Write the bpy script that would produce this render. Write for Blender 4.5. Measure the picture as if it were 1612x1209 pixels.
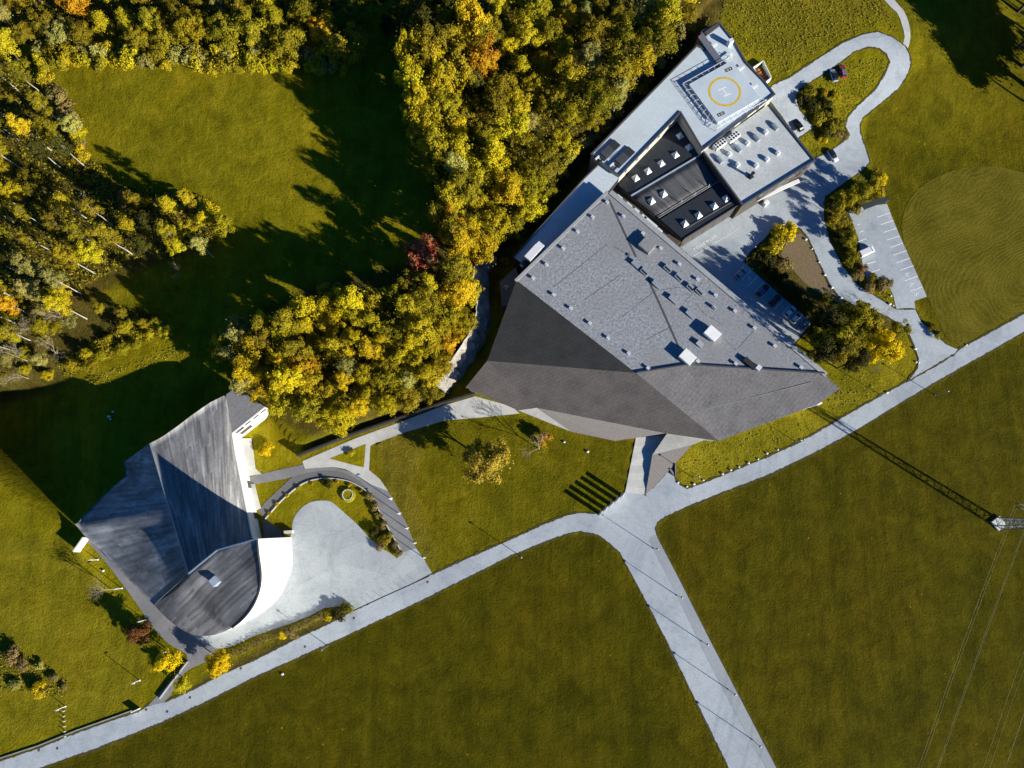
import bpy, bmesh, math, random
import numpy as np
from mathutils import Vector, Matrix
from mathutils.geometry import delaunay_2d_cdt

# ------------------------------------------------------------ camera, light
S = bpy.context.scene
for o in list(bpy.data.objects): bpy.data.objects.remove(o)
FPX, CX, CY = 1118.0, 806.0, 604.5          # lens in units of the survey grid
TILT = math.radians(11.4)
HC = 224.0 * math.cos(TILT)
cam_d = bpy.data.cameras.new('camera'); cam = bpy.data.objects.new('camera', cam_d)
S.collection.objects.link(cam); S.camera = cam
cam.location = (0, 0, HC); cam.rotation_euler = (TILT, 0, 0)
cam_d.sensor_fit = 'HORIZONTAL'; cam_d.angle = 2 * math.atan(CX / FPX)
cam_d.clip_start = 1.0; cam_d.clip_end = 3000

SUN_ELEV = math.radians(20.5)
SUN_DIR = Vector((0.835 * math.cos(SUN_ELEV), -0.550 * math.cos(SUN_ELEV), math.sin(SUN_ELEV)))  # towards the sun
sun_d = bpy.data.lights.new('sun', 'SUN'); sun = bpy.data.objects.new('sun', sun_d)
S.collection.objects.link(sun)
sun_d.energy = 4.8; sun_d.angle = math.radians(0.5); sun_d.color = (1.0, 0.94, 0.82)
sun.rotation_euler = SUN_DIR.to_track_quat('Z', 'Y').to_euler()
sun.location = (150, -100, 200)
W = bpy.data.worlds.new('World'); S.world = W; W.use_nodes = True
wn = W.node_tree.nodes; wl = W.node_tree.links
sky = wn.new('ShaderNodeTexSky'); sky.sky_type = 'NISHITA'; sky.sun_disc = False
sky.sun_elevation = SUN_ELEV
sky.sun_rotation = math.atan2(SUN_DIR.x, SUN_DIR.y)
sky.altitude = 600; sky.dust_density = 0.3; sky.ozone_density = 2.5; sky.air_density = 1.0
tint = wn.new('ShaderNodeHueSaturation'); tint.inputs['Saturation'].default_value = 1.45; tint.inputs['Hue'].default_value = 0.511
wl.new(sky.outputs[0], tint.inputs['Color']); wl.new(tint.outputs[0], wn['Background'].inputs[0]); wn['Background'].inputs[1].default_value = 0.056
S.view_settings.view_transform = 'Standard'; S.view_settings.look = 'None'
S.view_settings.gamma = 1.0; S.view_settings.exposure = 0.9; S.view_settings.use_curve_mapping = False
S.cycles.max_bounces = 5; S.cycles.diffuse_bounces = 2; S.cycles.glossy_bounces = 2
S.cycles.transmission_bounces = 3; S.cycles.transparent_max_bounces = 4

random.seed(7)
# ------------------------------------------------------------ survey grid -> world
_c, _s = math.cos(TILT), math.sin(TILT)
def at(px, py, z=0.0):
    dx = (px - CX) / FPX; dy = -(py - CY) / FPX
    d = Vector((dx, _c * dy + _s, _s * dy - _c))
    t = (z - HC) / d.z
    return Vector((d.x * t, d.y * t, z))
def uv_np(x, y):
    yl = _c * y - _s * HC; depth = _s * y + _c * HC
    return CX + FPX * x / depth, CY - FPX * yl / depth
def inpoly(u, v, poly):
    r = np.zeros(np.shape(u), bool); n = len(poly)
    for i in range(n):
        x0, y0 = poly[i]; x1, y1 = poly[i - 1]
        if y0 == y1: continue
        c = ((y0 > v) != (y1 > v)) & (u < (x1 - x0) * (v - y0) / (y1 - y0) + x0)
        r ^= c
    return r
def distpoly(u, v, poly):
    d = np.full(np.shape(u), 1e9)
    for i in range(len(poly)):
        ax, ay = poly[i - 1]; bx, by = poly[i]
        ex, ey = bx - ax, by - ay; L = ex * ex + ey * ey + 1e-9
        t = np.clip(((u - ax) * ex + (v - ay) * ey) / L, 0, 1)
        d = np.minimum(d, np.hypot(u - ax - t * ex, v - ay - t * ey))
    return d
def sm(t):
    t = np.clip(t, 0, 1); return t * t * (3 - 2 * t)
HILL = [(-900, -900), (-900, 560), (0, 560), (250, 570), (400, 640), (474, 713), (560, 676), (640, 648), (686, 628), (690, 602),
        (700, 582), (716, 549), (738, 516), (748, 482), (746, 440), (756, 412), (796, 388), (838, 350), (888, 292), (934, 240),
        (1012, 148), (1076, 76), (1112, 34), (1125, -60), (1130, -900)]
def Hn(x, y):
    x = np.asarray(x, float); y = np.asarray(y, float)
    u, v = uv_np(x, y)
    ins = inpoly(u, v, HILL); d = distpoly(u, v, HILL)
    s1 = sm(np.where(ins, d, 0) / 11.0)
    fade = sm(((600 - v) * 0.7 + (u - 300) * 0.9 + 100) / 500)
    h1 = s1 * fade * (8.2 + 2.6 * sm((480 - v) / 400))
    h2 = 8.8 * sm((275 - v - 0.1 * (u - 1300)) / 190) * sm((u - 1040) / 70) * (1 - 0.75 * sm((u - 1430) / 200))
    shade_drop = -15.0 * np.clip((150 - u) / 165, 0, 1.25) * sm((v - 560) / 50) * sm((762 + 0.72 * u - v) / 45)  # invented fall in the ground, shaped so that it lies in shade
    bank = 1.44 * np.clip((775 - v) / 86, 0, 1) * sm((u - 925) / 60) * sm((1135 - u) / 60) * sm((v - 640) / 40)
    wob = 0.25 * np.sin(x * 0.11 + 1) * np.sin(y * 0.13) * sm((600 - v) / 300)
    return np.maximum(h1, h2) + shade_drop + bank + wob * np.where((h1 + h2) > 0.5, 1, 0.0)
_gx0, _gy0, _gs = -300.0, -140.0, 1.0
_GX, _GY = np.meshgrid(np.arange(_gx0, 301.0, _gs), np.arange(_gy0, 301.0, _gs))
_HG = Hn(_GX.ravel(), _GY.ravel()).reshape(_GX.shape).tolist()
def H(x, y):
    fx = min(max((x - _gx0) / _gs, 0), 598.99); fy = min(max((y - _gy0) / _gs, 0), 438.99)
    i = int(fx); j = int(fy); fx -= i; fy -= j; a = _HG[j]; b = _HG[j + 1]
    return (a[i] * (1 - fx) + a[i + 1] * fx) * (1 - fy) + (b[i] * (1 - fx) + b[i + 1] * fx) * fy
def gp(px, py, dz=0.0):
    z = dz
    for _ in range(14):
        p = at(px, py, z); z = 0.5 * z + 0.5 * (H(p.x, p.y) + dz)
    p = at(px, py, z); p.z = H(p.x, p.y) + dz
    return p
def gbase(px, py, dz):
    """foot of a thing whose middle (dz above ground) is seen at px, py"""
    p = gp(px, py, dz); p.z -= dz
    return p

# ------------------------------------------------------------ materials
MATS = {}
def _new(name):
    m = bpy.data.materials.new(name); m.use_nodes = True; MATS[name] = m
    n = m.node_tree.nodes; return m, n, m.node_tree.links, n['Principled BSDF']
def c4(c): return (c[0], c[1], c[2], 1)
def noise(n, l, co, scale, detail=4, rough=0.6, dist=0.0):
    t = n.new('ShaderNodeTexNoise'); t.inputs['Scale'].default_value = scale; t.inputs['Detail'].default_value = detail
    t.inputs['Roughness'].default_value = rough; t.inputs['Distortion'].default_value = dist
    l.new(co, t.inputs['Vector']); return t.outputs['Fac']
def ramp(n, l, f, stops):
    r = n.new('ShaderNodeValToRGB'); e = r.color_ramp.elements
    while len(e) < len(stops): e.new(0.5)
    for k, (p, c) in zip(e, stops): k.position = p; k.color = c4(c)
    l.new(f, r.inputs[0]); return r.outputs[0]
def mix(n, l, f, a, b, mode='MIX'):
    m = n.new('ShaderNodeMix'); m.data_type = 'RGBA'; m.blend_type = mode
    for s, v in ((0, f), (6, a), (7, b)):
        if hasattr(v, 'is_linked'): l.new(v, m.inputs[s])
        elif isinstance(v, (int, float)): m.inputs[s].default_value = v
        else: m.inputs[s].default_value = c4(v)
    return m.outputs[2]
def mscale(n, l, co, sc, rz=0.0):
    m = n.new('ShaderNodeMapping'); m.inputs['Scale'].default_value = sc; m.inputs['Rotation'].default_value = (0, 0, rz)
    l.new(co, m.inputs[0]); return m.outputs[0]
def bump(n, l, b, h, strength, dist):
    k = n.new('ShaderNodeBump'); k.inputs['Strength'].default_value = strength; k.inputs['Distance'].default_value = dist
    l.new(h, k.inputs['Height']); l.new(k.outputs[0], b.inputs['Normal'])
def surf(name, c1, c2, scale=1.0, rough=0.9, bmp=0.3, bd=0.05, stain=None, stain_scale=0.06, fine=None, metal=0.0):
    """two-tone speckle with optional broad stains"""
    m, n, l, b = _new(name); co = n.new('ShaderNodeTexCoord').outputs['Object']
    f = noise(n, l, co, scale, 6, 0.7)
    col = ramp(n, l, f, [(0.32, c1), (0.68, c2)])
    if stain:
        s = noise(n, l, co, stain_scale, 5, 0.65, 0.4)
        k = ramp(n, l, s, [(0.42, (0, 0, 0)), (0.70, (1, 1, 1))])
        col = mix(n, l, k, col, stain)
    l.new(col, b.inputs['Base Color']); b.inputs['Roughness'].default_value = rough
    b.inputs['Metallic'].default_value = metal; b.inputs['Specular IOR Level'].default_value = 0.25
    if bmp: bump(n, l, b, f, bmp, bd)
    return m
def plain(name, c, rough=0.6, metal=0.0, spec=0.4, var=0.12, scale=2.0):
    m, n, l, b = _new(name); co = n.new('ShaderNodeTexCoord').outputs['Object']
    f = noise(n, l, co, scale, 4)
    lo = tuple(max(0, k * (1 - var)) for k in c); hi = tuple(min(1, k * (1 + var)) for k in c)
    l.new(ramp(n, l, f, [(0.35, lo), (0.65, hi)]), b.inputs['Base Color'])
    b.inputs['Roughness'].default_value = rough; b.inputs['Metallic'].default_value = metal
    b.inputs['Specular IOR Level'].default_value = spec
    return m

def grass_material():
    m, n, l, b = _new('meadow grass'); co = n.new('ShaderNodeTexCoord').outputs['Object']
    def attr(k):
        a = n.new('ShaderNodeAttribute'); a.attribute_name = k; return a.outputs['Fac']
    fine = noise(n, l, co, 1.6, 5, 0.75); midn = noise(n, l, co, 0.16, 5, 0.65, 0.6); big = noise(n, l, co, 0.028, 4, 0.6, 0.8)
    st = noise(n, l, mscale(n, l, co, (0.9, 0.10, 1), math.radians(-62)), 1.0, 3, 0.6)
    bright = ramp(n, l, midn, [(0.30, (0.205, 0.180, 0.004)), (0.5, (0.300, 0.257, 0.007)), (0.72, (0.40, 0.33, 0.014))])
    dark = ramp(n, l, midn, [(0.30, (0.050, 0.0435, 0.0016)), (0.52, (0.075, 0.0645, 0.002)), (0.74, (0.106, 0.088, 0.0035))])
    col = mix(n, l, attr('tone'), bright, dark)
    dryc = ramp(n, l, midn, [(0.3, (0.075, 0.058, 0.014)), (0.7, (0.165, 0.128, 0.032))])
    col = mix(n, l, attr('dry'), col, dryc)
    col = mix(n, l, 0.75, col, ramp(n, l, fine, [(0.30, (0.22, 0.25, 0.24)), (0.47, (0.85, 0.86, 0.85)), (0.68, (1.0, 1.0, 1.0))]), 'MULTIPLY')
    col = mix(n, l, 0.8, col, ramp(n, l, big, [(0.33, (0.66, 0.72, 0.72)), (0.5, (1, 1, 1)), (0.68, (1.12, 1.0, 0.95))]), 'MULTIPLY')
    col = mix(n, l, 0.22, col, ramp(n, l, st, [(0.38, (0.55, 0.58, 0.56)), (0.58, (1, 1, 1))]), 'MULTIPLY')
    st2 = noise(n, l, mscale(n, l, co, (0.22, 0.014, 1), math.radians(-63)), 1.0, 4, 0.65, 0.2)
    col = mix(n, l, 0.7, col, ramp(n, l, st2, [(0.36, (0.74, 0.78, 0.74)), (0.5, (1, 1, 1)), (0.66, (1.14, 1.10, 1.0))]), 'MULTIPLY')
    spk = ramp(n, l, noise(n, l, co, 0.75, 2, 0.4), [(0.735, (0, 0, 0)), (0.80, (1, 1, 1))])
    col = mix(n, l, spk, col, (0.26, 0.22, 0.01))
    l.new(col, b.inputs['Base Color']); b.inputs['Roughness'].default_value = 1.0; b.inputs['Specular IOR Level'].default_value = 0.045
    add = n.new('ShaderNodeMath'); add.operation = 'MULTIPLY_ADD'; l.new(noise(n, l, co, 0.55, 5, 0.7), add.inputs[0]); add.inputs[1].default_value = 1.0
    l.new(fine, add.inputs[2])
    k = n.new('ShaderNodeBump'); k.inputs['Distance'].default_value = 0.8
    r = n.new('ShaderNodeMath'); r.operation = 'MULTIPLY_ADD'; l.new(attr('rough'), r.inputs[0]); r.inputs[1].default_value = 0.65; r.inputs[2].default_value = 0.30
    l.new(r.outputs[0], k.inputs['Strength']); l.new(add.outputs[0], k.inputs['Height']); l.new(k.outputs[0], b.inputs['Normal'])
    return m
def leaf_material(name, c1, c2, c3=None, vary=0.55):
    m, n, l, b = _new(name); co = n.new('ShaderNodeTexCoord').outputs['Object']
    g = n.new('ShaderNodeNewGeometry'); oi = n.new('ShaderNodeObjectInfo')
    isl = g.outputs['Random Per Island']
    col = ramp(n, l, isl, [(0.0, c1), (0.55, tuple((x + y) / 2 for x, y in zip(c1, c2))), (1.0, c2)])
    if c3:
        w = noise(n, l, co, 0.33, 3, 0.6)
        col = mix(n, l, ramp(n, l, w, [(0.50, (0, 0, 0)), (0.62, (1, 1, 1))]), col, c3)
    hs = n.new('ShaderNodeHueSaturation'); l.new(col, hs.inputs['Color'])
    for sk, a, off in (('Hue', 0.024, 0.490), ('Value', vary, 1.0 - vary * 0.5)):
        q = n.new('ShaderNodeMath'); q.operation = 'MULTIPLY_ADD'; l.new(oi.outputs['Random'], q.inputs[0])
        q.inputs[1].default_value = a; q.inputs[2].default_value = off
        if sk == 'Value':
            f2 = n.new('ShaderNodeMath'); f2.operation = 'FRACT'; q2 = n.new('ShaderNodeMath'); q2.operation = 'MULTIPLY'
            l.new(oi.outputs['Random'], q2.inputs[0]); q2.inputs[1].default_value = 7.31
            l.new(q2.outputs[0], f2.inputs[0]); l.new(f2.outputs[0], q.inputs[0])
        l.new(q.outputs[0], hs.inputs[sk])
    col = hs.outputs[0]
    tr = n.new('ShaderNodeBsdfTranslucent'); l.new(col, tr.inputs[0]); l.new(col, b.inputs['Base Color'])
    b.inputs['Roughness'].default_value = 0.75; b.inputs['Specular IOR Level'].default_value = 0.15
    ms = n.new('ShaderNodeMixShader'); ms.inputs[0].default_value = 0.28
    l.new(b.outputs[0], ms.inputs[1]); l.new(tr.outputs[0], ms.inputs[2]); l.new(ms.outputs[0], n['Material Output'].inputs[0])
    return m
def streak_material(name, lo, mid, hi, su, sv):
    """long weathered boards that run along the sheet's own v direction"""
    m, n, l, b = _new(name); tc = n.new('ShaderNodeTexCoord'); uvc = tc.outputs['UV']
    sp = n.new('ShaderNodeSeparateXYZ'); l.new(uvc, sp.inputs[0]); cb = n.new('ShaderNodeCombineXYZ')
    l.new(sp.outputs[1], cb.inputs[0]); l.new(sp.outputs[0], cb.inputs[1])
    def boards(ku, kv, c1, c2):
        br = n.new('ShaderNodeTexBrick'); br.inputs['Scale'].default_value = 1.0; br.inputs['Mortar Size'].default_value = 0.0
        br.inputs['Brick Width'].default_value = 1.0; br.inputs['Row Height'].default_value = 1.0; br.offset = 0.37; br.squash = 1.0
        br.inputs['Color1'].default_value = c4(c1); br.inputs['Color2'].default_value = c4(c2); l.new(mscale(n, l, cb.outputs[0], (kv, ku, 1)), br.inputs['Vector']); return br.outputs['Color']
    broad = noise(n, l, mscale(n, l, uvc, (su * 0.10, sv * 0.45, 1)), 1.0, 5, 0.65, 0.35)
    col = ramp(n, l, broad, [(0.34, lo), (0.50, mid), (0.66, hi)])
    col = mix(n, l, 0.85, col, boards(su, sv, (0.55, 0.56, 0.58), (1.25, 1.25, 1.25)), 'MULTIPLY')
    col = mix(n, l, 0.6, col, boards(su * 0.37, sv * 1.7, (0.62, 0.63, 0.66), (1.1, 1.1, 1.1)), 'MULTIPLY')
    obn = noise(n, l, tc.outputs['Object'], 1.6, 4, 0.8)
    col = mix(n, l, 0.6, col, ramp(n, l, obn, [(0.3, (0.6, 0.6, 0.62)), (0.52, (1, 1, 1))]), 'MULTIPLY')
    l.new(col, b.inputs['Base Color']); b.inputs['Roughness'].default_value = 0.6; b.inputs['Specular IOR Level'].default_value = 0.3
    bump(n, l, b, obn, 0.2, 0.05)
    return m
def panel_material(name, c1, c2, rz, sx, sy, crack=0.0):
    """dark mineral roofing felt laid in courses"""
    m, n, l, b = _new(name); co = n.new('ShaderNodeTexCoord').outputs['Object']
    f = noise(n, l, co, 2.6, 6, 0.8); g = noise(n, l, co, 0.22, 4, 0.6)
    col = ramp(n, l, f, [(0.28, c1), (0.72, c2)])
    br = n.new('ShaderNodeTexBrick'); br.inputs['Scale'].default_value = 1.0; br.inputs['Mortar Size'].default_value = 0.12
    br.inputs['Brick Width'].default_value = sx; br.inputs['Row Height'].default_value = sy
    br.inputs['Color1'].default_value = (1, 1, 1, 1); br.inputs['Color2'].default_value = (0.86, 0.86, 0.86, 1); br.inputs['Mortar'].default_value = (0.66, 0.66, 0.66, 1)
    l.new(mscale(n, l, co, (1, 1, 1), rz), br.inputs['Vector'])
    col = mix(n, l, 0.55, col, br.outputs['Color'], 'MULTIPLY')
    col = mix(n, l, 0.5, col, ramp(n, l, g, [(0.35, (0.58, 0.58, 0.6)), (0.5, (0.92, 0.91, 0.9)), (0.65, (1.12, 1.1, 1.08))]), 'MULTIPLY')
    if crack:
        v = n.new('ShaderNodeTexVoronoi'); v.feature = 'DISTANCE_TO_EDGE'; v.inputs['Scale'].default_value = crack; l.new(co, v.inputs['Vector'])
        col = mix(n, l, 0.5, col, ramp(n, l, v.outputs['Distance'], [(0.0, (0.30, 0.30, 0.30)), (0.05, (1, 1, 1))]), 'MULTIPLY')
    l.new(col, b.inputs['Base Color']); b.inputs['Roughness'].default_value = 0.85; b.inputs['Specular IOR Level'].default_value = 0.25
    bump(n, l, b, f, 0.35, 0.06)
    return m

M_GRASS = grass_material()
def road_material(name, c1, c2):
    m, n, l, b = _new(name); co = n.new('ShaderNodeTexCoord').outputs['Object']
    f = noise(n, l, co, 2.2, 5, 0.8); g = noise(n, l, co, 0.10, 5, 0.65, 0.5); h = noise(n, l, co, 0.45, 4, 0.7)
    col = ramp(n, l, f, [(0.3, c1), (0.7, c2)])
    col = mix(n, l, 0.8, col, ramp(n, l, g, [(0.36, (0.80, 0.81, 0.83)), (0.52, (1, 1, 1)), (0.68, (1.07, 1.06, 1.04))]), 'MULTIPLY')
    col = mix(n, l, 0.6, col, ramp(n, l, h, [(0.34, (0.80, 0.80, 0.81)), (0.5, (1, 1, 1))]), 'MULTIPLY')
    v = n.new('ShaderNodeTexVoronoi'); v.inputs['Scale'].default_value = 0.045; l.new(co, v.inputs['Vector']); sp = n.new('ShaderNodeSeparateColor'); l.new(v.outputs['Color'], sp.inputs[0])
    col = mix(n, l, 0.8, col, ramp(n, l, sp.outputs[0], [(0.2, (0.90, 0.90, 0.91)), (0.8, (1.04, 1.04, 1.03))]), 'MULTIPLY')
    e = n.new('ShaderNodeTexVoronoi'); e.feature = 'DISTANCE_TO_EDGE'; e.inputs['Scale'].default_value = 0.085
    w = n.new('ShaderNodeTexNoise'); w.inputs['Scale'].default_value = 0.5; l.new(co, w.inputs['Vector']); ad = n.new('ShaderNodeMix'); ad.data_type = 'VECTOR'; ad.inputs[0].default_value = 0.12; l.new(co, ad.inputs[4]); l.new(w.outputs['Color'], ad.inputs[5]); l.new(ad.outputs[1], e.inputs['Vector'])
    col = mix(n, l, 0.2, col, ramp(n, l, e.outputs['Distance'], [(0.0, (0.55, 0.56, 0.58)), (0.016, (1, 1, 1))]), 'MULTIPLY')
    l.new(col, b.inputs['Base Color']); b.inputs['Roughness'].default_value = 0.95; b.inputs['Specular IOR Level'].default_value = 0.2; bump(n, l, b, f, 0.2, 0.03); return m
M_ROAD = road_material('pale asphalt', (0.335, 0.38, 0.415), (0.475, 0.515, 0.55))
M_PATH = surf('grey asphalt', (0.20, 0.20, 0.205), (0.27, 0.27, 0.275), 1.5, 0.95, 0.2, 0.03, (0.17, 0.17, 0.18), 0.09)
M_SIDE = surf('footpath asphalt', (0.29, 0.32, 0.345), (0.37, 0.40, 0.425), 1.3, 0.95, 0.2, 0.03, (0.27, 0.295, 0.32), 0.07)
M_DARKPATH = surf('dark asphalt', (0.13, 0.13, 0.13), (0.18, 0.18, 0.18), 1.5, 0.95, 0.2, 0.03)
M_YARD = road_material('yard concrete', (0.345, 0.38, 0.395), (0.49, 0.525, 0.54))
M_PAVE = surf('pale paving', (0.50, 0.50, 0.47), (0.60, 0.595, 0.56), 1.0, 0.9, 0.15, 0.03, (0.42, 0.42, 0.40), 0.12)
M_GRAVEL = surf('roof gravel', (0.145, 0.157, 0.174), (0.38, 0.397, 0.425), 1.35, 0.95, 0.7, 0.15, (0.235, 0.235, 0.245), 0.045)
M_WINGROOF = surf('pale roof gravel', (0.42, 0.50, 0.56), (0.60, 0.68, 0.73), 1.6, 0.95, 0.3, 0.06, (0.45, 0.49, 0.52), 0.08)
M_DECK = surf('helipad coating', (0.47, 0.55, 0.61), (0.52, 0.60, 0.66), 0.8, 0.8, 0.1, 0.02, (0.43, 0.50, 0.555), 0.1)
M_WHITE = surf('white render', (0.80, 0.80, 0.78), (0.86, 0.86, 0.84), 0.6, 0.8, 0.05, 0.02, (0.74, 0.74, 0.72), 0.12)
M_PAINT = plain('white road paint', (0.80, 0.81, 0.80), 0.8, var=0.3, scale=5)
M_YELLOW = plain('yellow deck paint', (0.62, 0.42, 0.02), 0.7, var=0.15)
M_BLACK = plain('black paint', (0.02, 0.02, 0.022), 0.6)
M_BEIGE = surf('beige plaster', (0.42, 0.40, 0.34), (0.50, 0.48, 0.41), 0.8, 0.9, 0.1, 0.02)
M_BROWNWALL = surf('brown timber cladding', (0.060, 0.050, 0.040), (0.11, 0.092, 0.072), 2.5, 0.85, 0.3, 0.04)
M_CONC = surf('exposed concrete', (0.28, 0.285, 0.28), (0.38, 0.38, 0.37), 0.9, 0.9, 0.2, 0.03, (0.24, 0.24, 0.235), 0.15)
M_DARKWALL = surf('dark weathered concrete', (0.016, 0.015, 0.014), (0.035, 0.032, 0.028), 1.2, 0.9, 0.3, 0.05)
M_METAL = plain('grey metal', (0.30, 0.31, 0.33), 0.45, 0.6)
M_COPING = plain('dark coping', (0.10, 0.10, 0.105), 0.5, 0.3)
M_LCOPING = plain('pale coping', (0.40, 0.41, 0.41), 0.5, 0.2)
M_NAVY = surf('navy standing seam', (0.022, 0.027, 0.036), (0.04, 0.047, 0.06), 1.5, 0.55, 0.1, 0.02, (0.03, 0.034, 0.04), 0.1)
M_GLASS = plain('dark glass', (0.015, 0.02, 0.028), 0.12, 0.0, 0.7)
M_ACRYL = plain('white acrylic dome', (0.64, 0.68, 0.72), 0.35, 0, 0.5, 0.05)
M_TRUNK = surf('brown bark', (0.05, 0.042, 0.03), (0.12, 0.10, 0.075), 3, 0.95, 0.6, 0.1)
M_PALETRUNK = surf('pale bark', (0.30, 0.28, 0.24), (0.50, 0.47, 0.42), 3, 0.9, 0.3, 0.05)
M_TWIG = surf('bare twigs', (0.20, 0.17, 0.11), (0.34, 0.29, 0.20), 3, 0.95, 0.3, 0.05)
M_ROCK = surf('pale rock', (0.24, 0.225, 0.20), (0.62, 0.59, 0.53), 0.8, 0.95, 1.0, 1.2, (0.32, 0.28, 0.23), 0.3)
M_BOULDER = surf('pale boulder', (0.5, 0.5, 0.48), (0.7, 0.7, 0.68), 3, 0.9, 0.4, 0.05)
M_POLE = plain('galvanised pole', (0.22, 0.22, 0.23), 0.5, 0.5)
M_WHITEPOLE = plain('white pole', (0.75, 0.76, 0.78), 0.5)
M_RUBBER = plain('tyre rubber', (0.02, 0.02, 0.02), 0.8)
M_RUST = surf('rusty scrap', (0.16, 0.05, 0.015), (0.40, 0.16, 0.04), 1.2, 0.9, 0.5, 0.2)
M_WIRE = plain('aluminium wire', (0.46, 0.42, 0.24), 0.5, 0.2)
M_FELT_A = panel_material('roof felt darkened for shade', (0.020, 0.021, 0.022), (0.055, 0.056, 0.057), 0.5, 2.4, 1.0)  # same felt as the other slopes, darkened to stand for shade
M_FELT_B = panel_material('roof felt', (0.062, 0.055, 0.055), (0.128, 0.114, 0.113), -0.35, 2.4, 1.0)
M_FELT_C = panel_material('roof felt lightened for sun', (0.105, 0.102, 0.108), (0.20, 0.195, 0.202), -0.9, 3.0, 1.2, 0.75)  # same felt again, lighter to put sunlight into the colour
M_FELT_D = surf('sandy roof felt', (0.17, 0.155, 0.145), (0.25, 0.23, 0.215), 2.5, 0.9, 0.3, 0.05)
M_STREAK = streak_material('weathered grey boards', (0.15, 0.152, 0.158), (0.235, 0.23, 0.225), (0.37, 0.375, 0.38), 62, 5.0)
M_STREAK_D = streak_material('shade toned weathered boards', (0.10, 0.11, 0.125), (0.215, 0.23, 0.25), (0.37, 0.39, 0.42), 62, 4.0)  # boards cooled and slightly darkened, shade painted into their colour
M_STREAK_F = streak_material('front grey boards', (0.075, 0.076, 0.084), (0.145, 0.145, 0.155), (0.215, 0.215, 0.225), 1.5, 0.11)
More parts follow.
